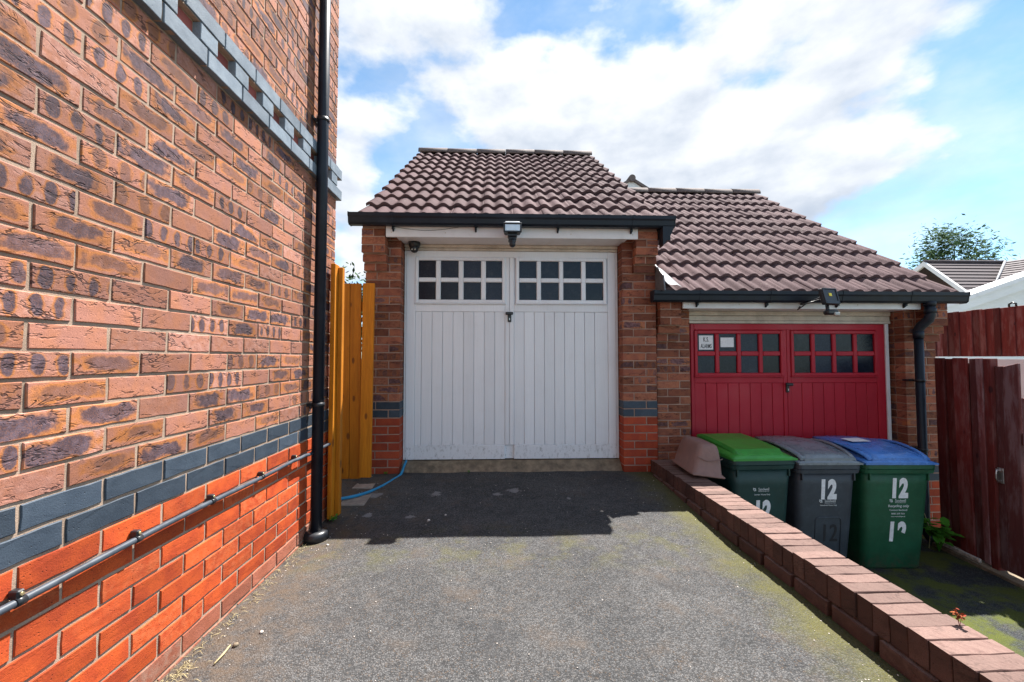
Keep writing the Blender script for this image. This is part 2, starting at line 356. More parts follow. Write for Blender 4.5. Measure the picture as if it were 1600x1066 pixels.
def glass_mat():
    m, t, b = new_mat('dark obscured glass')
    g = t.node('ShaderNodeNewGeometry')
    n = t.noise(g.outputs['Position'], 95, 3, 0.6); oi = t.node('ShaderNodeObjectInfo')
    c = t.mix(t.step(n, 0.35, 0.7), (0.008, 0.012, 0.022), (0.018, 0.024, 0.040))
    tv = t.step(oi.outputs['Random'], 0.0, 1.0, 0.6, 1.7); c = t.mix(1.0, c, t.comb(tv, tv, tv), 'MULTIPLY')
    grime = t.step(t.noise(g.outputs['Position'], 11, 7, 0.75), 0.48, 0.75, 0.0, 0.22); c = t.mix(grime, c, (0.13, 0.13, 0.13))
    t.l.new(c, b.inputs['Base Color']); t.l.new(t.step(oi.outputs['Random'], 0.0, 1.0, 0.10, 0.32), b.inputs['Roughness']); b.inputs['Specular IOR Level'].default_value = 0.28
    t.l.new(t.bump(n, 0.25, 0.004), b.inputs['Normal'])
    return m
M['glass'] = glass_mat()
def bin_mat(name, col, rough=0.48, fade=None):
    m, t, b = new_mat(name)
    g = t.node('ShaderNodeNewGeometry'); p = g.outputs['Position']
    n = t.noise(p, 6, 7, 0.7); f = t.noise(p, 400, 3, 0.6)
    c = t.mix(t.step(n, 0.35, 0.7), tuple(x * 0.85 for x in col), tuple(x * 1.18 for x in col))
    z = t.sep(p)[2]
    dust = t.math('MULTIPLY', t.step(t.noise(p, 18, 8, 0.75), 0.48, 0.75), 0.28)
    c = t.mix(dust, c, fade or tuple(min(1, x * 1.6 + 0.04) for x in col))
    mud = t.math('MULTIPLY', t.step(z, -0.60, -0.42, 1.0, 0.0), t.step(t.noise(p, 25, 6, 0.7), 0.40, 0.62, 0.0, 0.75))
    c = t.mix(mud, c, (0.07, 0.062, 0.04))
    t.l.new(c, b.inputs['Base Color']); t.l.new(t.step(n, 0.2, 0.8, rough - 0.07, rough + 0.12), b.inputs['Roughness'])
    t.l.new(t.bump(f, 0.12, 0.002), b.inputs['Normal'])
    return m
M['bin_teal'] = bin_mat('dark teal green bin', (0.006, 0.038, 0.036))
M['bin_grey'] = bin_mat('slate grey bin', (0.042, 0.052, 0.068))
M['bin_green'] = bin_mat('bottle green bin', (0.008, 0.085, 0.040))
M['lid_green'] = bin_mat('bright green lid', (0.035, 0.27, 0.035), 0.36)
M['lid_grey'] = bin_mat('pale grey lid', (0.18, 0.21, 0.24), 0.27)
M['lid_blue'] = bin_mat('blue lid', (0.060, 0.20, 0.56), 0.25, (0.28, 0.45, 0.74))
def wood_mat(name, a, bcol, knot, worn=None, worn_amt=0.0, rough=0.6, spread=0.2):
    m, t, b = new_mat(name)
    tc = t.node('ShaderNodeTexCoord'); oi = t.node('ShaderNodeObjectInfo')
    p = t.vmath('ADD', tc.outputs['Object'], t.comb(t.math('MULTIPLY', oi.outputs['Random'], 31.0), t.math('MULTIPLY', oi.outputs['Random'], 17.0), 0.0))
    st = t.vmath('MULTIPLY', p, (1.0, 1.0, 0.07))
    g1 = t.noise(st, 85, 5, 0.65, dist=0.6); g2 = t.noise(st, 24, 4, 0.6)
    c = t.mix(t.step(g1, 0.32, 0.68), a, bcol)
    c = t.mix(t.step(g2, 0.40, 0.66, 0.0, 0.45), c, tuple(x * 0.65 for x in a))
    kn = t.voro(t.vmath('MULTIPLY', p, (1.0, 1.0, 0.45)), 7.5)
    c = t.mix(t.step(kn, 0.07, 0.13, 0.85, 0.0), c, knot)
    if worn:
        wn = t.noise(t.vmath('MULTIPLY', p, (1.0, 1.0, 0.22)), 8, 7, 0.7)
        c = t.mix(t.step(wn, 0.46, 0.62, 0.0, worn_amt), c, worn)
    tone = t.step(oi.outputs['Random'], 0, 1, 1 - spread, 1 + spread)
    c = t.mix(1.0, c, t.comb(tone, tone, tone), 'MULTIPLY')
    t.l.new(c, b.inputs['Base Color']); b.inputs['Roughness'].default_value = rough; b.inputs['Specular IOR Level'].default_value = 0.3
    t.l.new(t.bump(g1, 0.45, 0.003), b.inputs['Normal'])
    return m
M['wood_orange'] = wood_mat('orange stained timber', (0.47, 0.150, 0.006), (0.58, 0.205, 0.009), (0.14, 0.04, 0.006))
M['wood_red'] = wood_mat('red brown stained timber', (0.165, 0.026, 0.021), (0.115, 0.018, 0.018), (0.03, 0.006, 0.008), (0.21, 0.095, 0.090), 0.65, 0.75, 0.38)
M['wood_faded'] = wood_mat('faded mauve timber', (0.165, 0.052, 0.050), (0.125, 0.034, 0.036), (0.05, 0.014, 0.018), (0.26, 0.165, 0.175), 0.75, 0.75, 0.30)
M['render'] = simple('pale rendered wall', (0.70, 0.68, 0.74), 0.85, var=0.06, scale=3)
M['offwhite'] = simple('off white gable', (0.80, 0.80, 0.80), 0.8, var=0.04, scale=2)
def leaf_mat(name, a, bcol):
    m, t, b = new_mat(name)
    g = t.node('ShaderNodeNewGeometry')
    n = t.noise(g.outputs['Position'], 3.0, 4, 0.6); f = t.noise(g.outputs['Position'], 30, 2, 0.5)
    c = t.mix(t.step(t.math('ADD', t.math('MULTIPLY', n, 0.6), t.math('MULTIPLY', f, 0.4)), 0.35, 0.65), a, bcol)
    t.l.new(c, b.inputs['Base Color']); b.inputs['Roughness'].default_value = 0.9; b.inputs['Specular IOR Level'].default_value = 0.08
    return m
M['leaf'] = leaf_mat('tree leaf', (0.030, 0.070, 0.026), (0.062, 0.115, 0.040))
M['leaf_weed'] = leaf_mat('weed leaf', (0.05, 0.17, 0.018), (0.09, 0.27, 0.03))
M['leaf_red'] = leaf_mat('reddish weed leaf', (0.24, 0.04, 0.03), (0.32, 0.13, 0.04))
M['straw'] = simple('dry straw', (0.42, 0.34, 0.18), 0.8)
M['bark'] = simple('bark', (0.09, 0.06, 0.045), 0.9, bump=0.5)
M['stone'] = simple('pale pebble', (0.52, 0.47, 0.42), 0.8, var=0.3, scale=40)

# ------------------------------------------------------------------ mesh helpers
class MB:
    def __init__(s): s.v = []; s.f = []; s.sm = []
    def quad(s, a, b, c, d): s.f.append((a, b, c, d)); s.sm.append(False)
    def box(s, x0, x1, y0, y1, z0, z1):
        i = len(s.v)
        s.v += [(x0, y0, z0), (x1, y0, z0), (x1, y1, z0), (x0, y1, z0), (x0, y0, z1), (x1, y0, z1), (x1, y1, z1), (x0, y1, z1)]
        for q in ((3, 2, 1, 0), (4, 5, 6, 7), (0, 1, 5, 4), (1, 2, 6, 5), (2, 3, 7, 6), (3, 0, 4, 7)):
            s.f.append(tuple(i + k for k in q)); s.sm.append(False)
        return s
    def bbox(s, x0, x1, y0, y1, z0, z1, b=0.003):
        """box with chamfered edges"""
        bm = bmesh.new()
        bmesh.ops.create_cube(bm, size=1.0)
        for v in bm.verts:
            v.co = Vector(((x0 + x1) / 2 + v.co.x * (x1 - x0), (y0 + y1) / 2 + v.co.y * (y1 - y0), (z0 + z1) / 2 + v.co.z * (z1 - z0)))
        bmesh.ops.bevel(bm, geom=list(bm.edges), offset=b, segments=1, affect='EDGES')
        return s.addbm(bm)
    def addbm(s, bm, mat=None, smooth=False):
        i = len(s.v); bm.verts.ensure_lookup_table()
        for k, v in enumerate(bm.verts): v.index = k
        for v in bm.verts: s.v.append(tuple(mat @ v.co) if mat else tuple(v.co))
        for f in bm.faces: s.f.append(tuple(i + v.index for v in f.verts)); s.sm.append(smooth)
        bm.free(); return s
    def loft(s, rings, cap0=True, cap1=True, closed=True, smooth=True):
        i = len(s.v); n = len(rings[0])
        for r in rings: s.v += [tuple(p) for p in r]
        for a in range(len(rings) - 1):
            for k in range(n if closed else n - 1):
                k2 = (k + 1) % n
                s.f.append((i + a * n + k, i + a * n + k2, i + (a + 1) * n + k2, i + (a + 1) * n + k)); s.sm.append(smooth)
        if cap0: s.f.append(tuple(i + k for k in reversed(range(n)))); s.sm.append(False)
        if cap1: s.f.append(tuple(i + (len(rings) - 1) * n + k for k in range(n))); s.sm.append(False)
        return s
    def tube(s, pts, r, n=12, cap=True):
        pts = [Vector(p) for p in pts]; rings = []
        up = None
        for k, p in enumerate(pts):
            d = (pts[min(k + 1, len(pts) - 1)] - pts[max(k - 1, 0)]).normalized()
            if up is None:
                up = d.orthogonal().normalized()
            up = (up - d * up.dot(d)).normalized(); sd_ = d.cross(up)
            rr = r[k] if isinstance(r, (list, tuple)) else r
            rings.append([p + (up * math.cos(2 * math.pi * j / n) + sd_ * math.sin(2 * math.pi * j / n)) * rr for j in range(n)])
        return s.loft(rings, cap, cap)
    def mesh(s, name, mat):
        me = bpy.data.meshes.new(name); me.from_pydata(s.v, [], s.f)
        me.polygons.foreach_set('use_smooth', s.sm); me.update()
        bm = bmesh.new(); bm.from_mesh(me); bmesh.ops.recalc_face_normals(bm, faces=bm.faces); bm.to_mesh(me); bm.free()
        if mat: me.materials.append(M[mat])
        return me
    def build(s, name, mat, parent=None, loc=None, kind=None):
        return mobj(name, s.mesh(name, mat), parent, loc, kind)
def mobj(name, me, parent=None, loc=None, kind=None):
    o = bpy.data.objects.new(name, me); COL.objects.link(o)
    if parent: o.parent = parent
    if loc: o.location = loc
    if kind: o['kind'] = kind
    return o
def thing(name, label, cat, loc=(0, 0, 0), rz=0, group=None):
    o = bpy.data.objects.new(name, None); COL.objects.link(o)
    o.empty_display_size = 0.1
    o.location = loc; o.rotation_euler = (0, 0, rz); o['label'] = label; o['category'] = cat
    if group: o['group'] = group
    return o
def tag(o, label, cat, group=None):
    o['label'] = label; o['category'] = cat
    if group: o['group'] = group
    return o
def box(name, mat, parent, x0, x1, y0, y1, z0, z1, bev=0.0):
    m = MB(); m.bbox(x0, x1, y0, y1, z0, z1, bev) if bev else m.box(x0, x1, y0, y1, z0, z1)
    return m.build(name, mat, parent)
def arc(cx, cy, r, a0, a1, n):
    return [(cx + r * math.cos(a0 + (a1 - a0) * k / n), cy + r * math.sin(a0 + (a1 - a0) * k / n)) for k in range(n + 1)]
def rrect(w, d, r, n=4):
    """rounded rectangle outline, centred, ccw"""
    pts = []
    for cx, cy, a in ((w / 2 - r, d / 2 - r, 0), (-w / 2 + r, d / 2 - r, 90), (-w / 2 + r, -d / 2 + r, 180), (w / 2 - r, -d / 2 + r, 270)):
        pts += arc(cx, cy, r, R(a), R(a + 90), n)
    return pts

# ---- bricks: local x along length, z up, front towards -y, origin at the middle of the front face
def brick_outline(L, H, jit, rng):
    pts = []
    n = max(3, int(round(L / 0.04)))
    for k in range(n): pts.append((-L / 2 + L * k / n, -H / 2))
    pts += [(L / 2, -H / 2), (L / 2, 0)]
    for k in range(n): pts.append((L / 2 - L * k / n, H / 2))
    pts += [(-L / 2, H / 2), (-L / 2, 0)]
    return [(x + rng.uniform(-jit, jit), z + rng.uniform(-jit, jit)) for x, z in pts]
def brick_geo(L, H, D, seed, jit=0.0010, bev=0.0025, bulge=0.0):
    rng = random.Random(seed)
    o = brick_outline(L, H, jit, rng)
    n = len(o); v = []; f = []
    sx = (L - 2 * bev) / L; sz = (H - 2 * bev) / H
    v += [(x * sx, rng.uniform(-0.0006, 0.0006), z * sz) for x, z in o]
    v += [(x, bev, z) for x, z in o]
    v += [(x, D, z) for x, z in o]
    f.append(tuple(range(n)))
    for a in range(2):
        for k in range(n):
            k2 = (k + 1) % n
            f.append((a * n + k, (a + 1) * n + k, (a + 1) * n + k2, a * n + k2))
    return v, f
def brick_mesh(name, L, H, D, mat, seed, jit=0.0010, bev=0.0025):
    v, f = brick_geo(L, H, D, seed, jit, bev)
    me = bpy.data.meshes.new(name); me.from_pydata(v, [], f); me.update()
    uv = me.uv_layers.new(name='UVMap')
    for lp in me.loops:
        c = me.vertices[lp.vertex_index].co
        uv.data[lp.index].uv = (c.x + c.y * 0.6, c.z + c.y * 0.4)
    me.materials.append(M[mat])
    return me
_bm_cache = {}
def brick_variant(mat, L, D=0.1025, H=0.065, nvar=5, jit=0.0010, bev=0.0025):
    key = (mat, round(L, 4), D, H)
    if key not in _bm_cache:
        _bm_cache[key] = [brick_mesh('brick', L, H, D, mat, sum(ord(ch) for ch in repr(key)) % 1000 + i, jit, bev) for i in range(nvar)]
    return random.choice(_bm_cache[key])
def put_brick(name, mat, parent, x, y, z, L, rz=0.0, D=0.1025, H=0.065, jit=0.001, bev=0.0025, wob=0.0015):
    o = bpy.data.objects.new(name, brick_variant(mat, L, D, H, 5, jit, bev)); COL.objects.link(o)
    o.parent = parent
    o.location = (x, y, z); o.rotation_euler = (random.uniform(-0.004, 0.004), random.uniform(-0.006, 0.006), rz + random.uniform(-0.006, 0.006))
    return o
def merged_bricks(name, mat, parent, items):
    """items: (x,y,z,L,rz,D,H); one mesh, a random number per brick in attribute bid"""
    V = []; F = []; UV = []; B = []
    for i, (x, y, z, L, rz, D, H) in enumerate(items):
        v, f = brick_geo(L, H, D, i)
        mt = Matrix.Translation((x, y, z)) @ Matrix.Rotation(rz, 4, 'Z'); b = len(V)
        V += [tuple(mt @ Vector(p)) for p in v]
        rb = random.random()
        for q in f:
            F.append(tuple(b + k for k in q)); B.append(rb)
            UV += [(v[k][0] + v[k][1] * 0.6, v[k][2] + v[k][1] * 0.4) for k in q]
    me = bpy.data.meshes.new(name); me.from_pydata(V, [], F); me.update()
    u = me.uv_layers.new(name='UVMap')
    for k, c in enumerate(UV): u.data[k].uv = c
    a = me.attributes.new('bid', 'FLOAT', 'FACE'); a.data.foreach_set('value', B)
    me.materials.append(M[mat])
    return mobj(name, me, parent, None, 'stuff')

# ------------------------------------------------------------------ the setting: ground, drives
def struct(o): o['kind'] = 'structure'; return o
def drive_z(y):
    if y < 2.6: return 0.0
    t = min(1.0, (y - 2.6) / 1.35); return 0.055 * t * t * (3 - 2 * t)
def build_ground():
    m = MB(); m.v = [(-400, -400, -0.66), (400, -400, -0.66), (400, 400, -0.66), (-400, 400, -0.66)]; m.f = [(0, 1, 2, 3)]; m.sm = [False]
    struct(m.build('ground', 'ground'))
    # upper drive: a block with an uneven top
    m = MB(); nx, ny = 46, 90; x0, x1, y0, y1 = -1.60, 1.47, -5.0, 4.20
    for j in range(ny + 1):
        for i in range(nx + 1):
            x = x0 + (x1 - x0) * i / nx; y = y0 + (y1 - y0) * j / ny
            z = drive_z(y) + 0.006 * (mnoise.noise(Vector((x * 2.2, y * 2.2, 1.0)))) + 0.003 * mnoise.noise(Vector((x * 7, y * 7, 4.0)))
            m.v.append((x, y, z))
    for j in range(ny):
        for i in range(nx):
            a = j * (nx + 1) + i; m.f.append((a, a + 1, a + nx + 2, a + nx + 1)); m.sm.append(True)
    base = len(m.v)
    m.v += [(x0, y0, -0.66), (x1, y0, -0.66), (x1, y1, -0.66), (x0, y1, -0.66)]
    bot = [k for k in range(nx + 1)]
    m.f.append(tuple([base, base + 1] + bot[::-1])); m.sm.append(False)
    rgt = [j * (nx + 1) + nx for j in range(ny + 1)]
    m.f.append(tuple([base + 1, base + 2] + rgt[::-1])); m.sm.append(False)
    struct(m.build('driveway', 'asphalt'))
    m = MB(); nx, ny = 30, 60; x0, x1, y0, y1 = 1.60, 4.60, -5.0, 4.3
    for j in range(ny + 1):
        for i in range(nx + 1):
            x = x0 + (x1 - x0) * i / nx; y = y0 + (y1 - y0) * j / ny
            m.v.append((x, y, -0.60 + 0.008 * mnoise.noise(Vector((x * 1.7, y * 1.7, 9.0)))))
    for j in range(ny):
        for i in range(nx):
            a = j * (nx + 1) + i; m.f.append((a, a + 1, a + nx + 2, a + nx + 1)); m.sm.append(True)
    struct(m.build('lower_driveway', 'asphalt_low'))
build_ground()
def build_path():
    p = bpy.data.objects.new('path', None); COL.objects.link(p); p['kind'] = 'structure'
    MB().box(-4.2, -1.21, 3.08, 9.5, -0.66, 0.022).build('path_bed', 'concrete', p)
    rng = random.Random(3)
    y = 3.12
    for r_ in range(5):
        x = -1.20
        for c in range(3):
            w = 0.44
            MB().bbox(x - w + 0.01, x - 0.01, y, y + 0.43, 0.0, 0.040 + rng.uniform(-0.004, 0.004), 0.006).build('paving_slab', 'slab', p)
            x -= w
        y += 0.45
    # broken slab ends beside the drive
    for x0, x1, y0, y1, z1 in ((-1.17, -0.98, 3.20, 3.52, 0.036), (-1.19, -1.02, 3.55, 3.78, 0.05)):
        MB().bbox(x0, x1, y0, y1, -0.01, z1, 0.008).build('paving_slab', 'slab', p)
build_path()

# ------------------------------------------------------------------ house wall on the left
WX = -1.166; BED0 = 0.613        # top of the red courses
def cam_px(p):
    d = Vector(p) - cam.location
    q = cam.rotation_euler.to_matrix().transposed() @ d
    if q.z > -0.05: return None
    return (800 + 660 * q.x / -q.z, 533 - 660 * q.y / -q.z, -q.z)
def build_house():
    H = thing('brick_house', 'tall multicoloured brick house wall with blue brick bands at the left of the drive', 'house', (WX, 3.07, 0))
    def kid(o): o.location = Vector(o.location) - Vector((WX, 3.07, 0)); return o
    core = MB(); core.box(-7.0, WX - 0.0035, -5.0, 3.064, -0.6, 5.2)
    kid(core.build('wall', 'mortar', H))
    # simple roof out of the picture
    m = MB(); m.v = [(-7.3, -5.3, 5.2), (WX + 0.3, -5.3, 5.2), (WX + 0.3, 3.4, 5.2), (-7.3, 3.4, 5.2), (-4.1, -5.3, 7.3), (-4.1, 3.4, 7.3)]
    m.f = [(0, 1, 2, 3), (1, 4, 5, 2), (0, 3, 5, 4), (0, 4, 1), (3, 2, 5)]; m.sm = [False] * 5
    kid(m.build('roof', 'tile_far', H))
    items = {}
    def add(kind, mat, y, z, L, proud=0.0, D=0.1025, Hh=0.065):
        items.setdefault((kind, mat), []).append((WX + proud, y, z, L, D, Hh))
    ymin = -0.9
    for k in range(-9, 46):
        z = BED0 + 0.075 * k + 0.0375
        phase = 0.078 if k % 2 == 0 else 0.190
        if k < -7: kind, mat = 'footing_brick', 'brick_dusty'
        elif k < 0: kind, mat = 'red_brick', 'brick_red'
        elif k < 2: kind, mat = 'blue_brick', 'brick_blue'
        elif 22 <= k <= 24: continue
        else: kind, mat = 'brick', 'brick'
        j = math.floor((ymin - phase) / 0.225)
        while True:
            a = phase + j * 0.225 + 0.005; b = a + 0.215; j += 1
            if a > 3.06: break
            if b > 3.0: b = 3.068
            if b - a < 0.05: continue
            add(kind, mat, (a + b) / 2, z + random.uniform(-0.001, 0.001), b - a, random.uniform(-0.0015, 0.0015))
            if b >= 3.068: break
    # decorative band: courses 22..24
    for k in (22, 24):
        z = BED0 + 0.075 * k + 0.0375; ph = 0.0895 if k == 22 else 0.19
        j = math.floor((ymin - ph) / 0.225)
        while True:
            a = ph + j * 0.225 + 0.004; b = a + 0.217; j += 1
            if a > 3.07: break
            if b > 2.99: b = 3.10
            add('band_brick', 'brick_band', (a + b) / 2, z, b - a, 0.028, 0.13, 0.069)
            if b >= 3.10: break
    z = BED0 + 0.075 * 23 + 0.0375
    y = 1.619 - 0.2155 * 12
    while y < 3.0:
        add('band_brick', 'brick_band', y + 0.05, z, 0.1, 0.028, 0.13, 0.066)
        if y + 0.205 < 3.05: add('plum_brick', 'brick_plum', y + 0.158, z, 0.112, -0.002, 0.1, 0.066)
        y += 0.2155
    m = MB(); m.box(WX - 0.02, WX + 0.021, ymin, 3.085, BED0 + 0.075 * 22 + 0.004, BED0 + 0.075 * 23 + 0.0); m.box(WX - 0.02, WX + 0.021, ymin, 3.085, BED0 + 0.075 * 24 + 0.0, BED0 + 0.075 * 25 - 0.006)
    kid(m.build('band_mortar', 'mortar', H))
    for (kind, mat), L in items.items():
        sc = []
        for it in L:
            x, y, z, ln, D, Hh = it
            a = cam_px((x, y - ln / 2, z)); b = cam_px((x, y + ln / 2, z))
            s = 0
            if a and b and b[0] > 0 and a[0] < 1600 and -30 < b[1] < 1096:
                s = abs(b[0] - a[0]) * 660 * Hh / ((a[2] + b[2]) / 2)
            sc.append((s, it))
        sc.sort(key=lambda q: -q[0])
        rest = []
        for i, (s, (x, y, z, ln, D, Hh)) in enumerate(sc):
            if i < 298 and s > 0:
                kid(put_brick(kind, mat, H, x, y, z, ln, R(90), D, Hh, 0.0013, 0.0022))
            else:
                rest.append((x - WX, y - 3.07, z, ln, R(90), D, Hh))
        if rest: merged_bricks('brickwork' if kind == 'brick' else kind + 'work', mat, H, rest)
    # downpipe with brackets and a socket at the foot
    px, py = -1.112, 2.69
    dp = MB(); dp.tube([(px, py, 0.02), (px, py, 5.2)], 0.034, 20); dp = kid(dp.build('downpipe', 'gutter', H))
    m = MB(); m.tube([(px, py, -0.01), (px, py, 0.035), (px, py, 0.05), (px, py, 0.055)], [0.072, 0.072, 0.064, 0.04], 24)
    m.build('drain_collar', 'black', dp)
    for zc in (0.827, 2.637, 4.4):
        m = MB(); m.tube([(px, py, zc - 0.012), (px, py, zc + 0.012)], 0.0385, 20)
        m.box(WX + 0.001, px - 0.02, py - 0.012, py + 0.012, zc - 0.008, zc + 0.008)
        m.box(WX + 0.001, WX + 0.008, py - 0.045, py + 0.045, zc - 0.010, zc + 0.010)
        m.build('bracket', 'black', dp)
    # a few loose strands of ivy stem by the bracket
    m = MB(); m.tube([(-1.135, 2.655, 0.82), (-1.15, 2.64, 0.78), (-1.152, 2.625, 0.72)], 0.0015, 5); m.build('loose_wire', 'black', dp)
    # surface cable
    cz = 0.537
    pts = []
    for i in range(60):
        y = -0.8 + i * (3.02 + 0.8) / 59
        pts.append((WX + 0.020 + (0.012 if y > 2.5 else 0), y, cz + 0.004 * math.sin(y * 5.0) - (0.008 if y > 2.6 else 0)))
    cb = MB(); cb.tube(pts, 0.0098, 12); cb = kid(cb.build('cable', 'grey_pipe', H))
    for yc in (0.73, 1.08, 1.416, 1.771, 2.133, 2.473):
        z = cz + 0.004 * math.sin(yc * 5.0)
        m = MB(); m.tube([(WX + 0.02, yc - 0.011, z), (WX + 0.02, yc + 0.011, z)], 0.0122, 12)
        m.bbox(WX + 0.001, WX + 0.026, yc - 0.009, yc + 0.009, z + 0.007, z + 0.028, 0.003)
        c = m.build('clip', 'black', cb)
        m = MB(); m.tube([(WX + 0.024, yc, z + 0.019), (WX + 0.029, yc, z + 0.019)], 0.0045, 10); m.build('clip_screw', 'brass', cb)
    for o in list(dp.children) + list(cb.children):
        o.location = Vector((0, 0, 0))
    # children of kid()-shifted parts are in the part's own (unshifted) mesh space
    return H
build_house()

# ------------------------------------------------------------------ garages
def tile_mesh():
    """two-roll tile: x across, y up the slope, front edge at y = 0"""
    n = 18; Wd = 0.293; Ln = 0.42; A = 0.0180; T = 0.030
    def prof(u):
        a = 2 * math.pi * 2 * u
        return A * (math.sin(a - 0.35 * math.sin(a)) * 0.92 + 0.18 * math.sin(2 * a + 0.6))
    m = MB()
    xs = [-Wd / 2 - 0.004 + (Wd + 0.008) * k / n for k in range(n + 1)]
    hs = [prof((x + Wd / 2) / Wd) for x in xs]
    for y, dz in ((0.0, -0.003), (0.008, 0.0), (Ln, 0.0)):
        m.v += [(x, y, h + dz) for x, h in zip(xs, hs)]
    m.v += [(x, 0.0, h - T) for x, h in zip(xs, hs)]
    m.v += [(x, Ln, h - T) for x, h in zip(xs, hs)]
    N = n + 1
    for k in range(n):
        m.f += [(k, k + 1, N + k + 1, N + k), (N + k, N + k + 1, 2 * N + k + 1, 2 * N + k), (3 * N + k, 3 * N + k + 1, k + 1, k), (4 * N + k, 4 * N + k + 1, 3 * N + k + 1, 3 * N + k)]
        m.sm += [True, True, False, True]
    m.f += [(0, N, 2 * N, 4 * N, 3 * N), (n, 3 * N + n, 4 * N + n, 2 * N + n, N + n)]; m.sm += [False, False]
    return m.mesh('roof_tile', 'tile')
TILE = tile_mesh()
def ridge_mesh(L=0.44, r=0.105):
    m = MB(); rings = []
    for x in (0, L):
        o = arc(0, 0, r, 0, math.pi, 12); i_ = arc(0, 0, r - 0.018, math.pi, 0, 12)
        rings.append([(x, a, b) for a, b in o + i_])
    m.loft(rings, True, True, True, True)
    return m.mesh('ridge_tile', 'ridge')
RIDGE = ridge_mesh()

def gutter_profile():
    # y forward negative; square-ish ogee, hollow
    out = [(0.0, 0.0), (0.0, -0.085), (-0.018, -0.100), (-0.070, -0.100), (-0.088, -0.085), (-0.094, -0.045), (-0.104, -0.030), (-0.104, 0.0)]
    inn = [(-0.098, 0.0), (-0.098, -0.026), (-0.088, -0.042), (-0.082, -0.080), (-0.068, -0.094), (-0.020, -0.094), (-0.006, -0.082), (-0.006, 0.0)]
    return out + inn

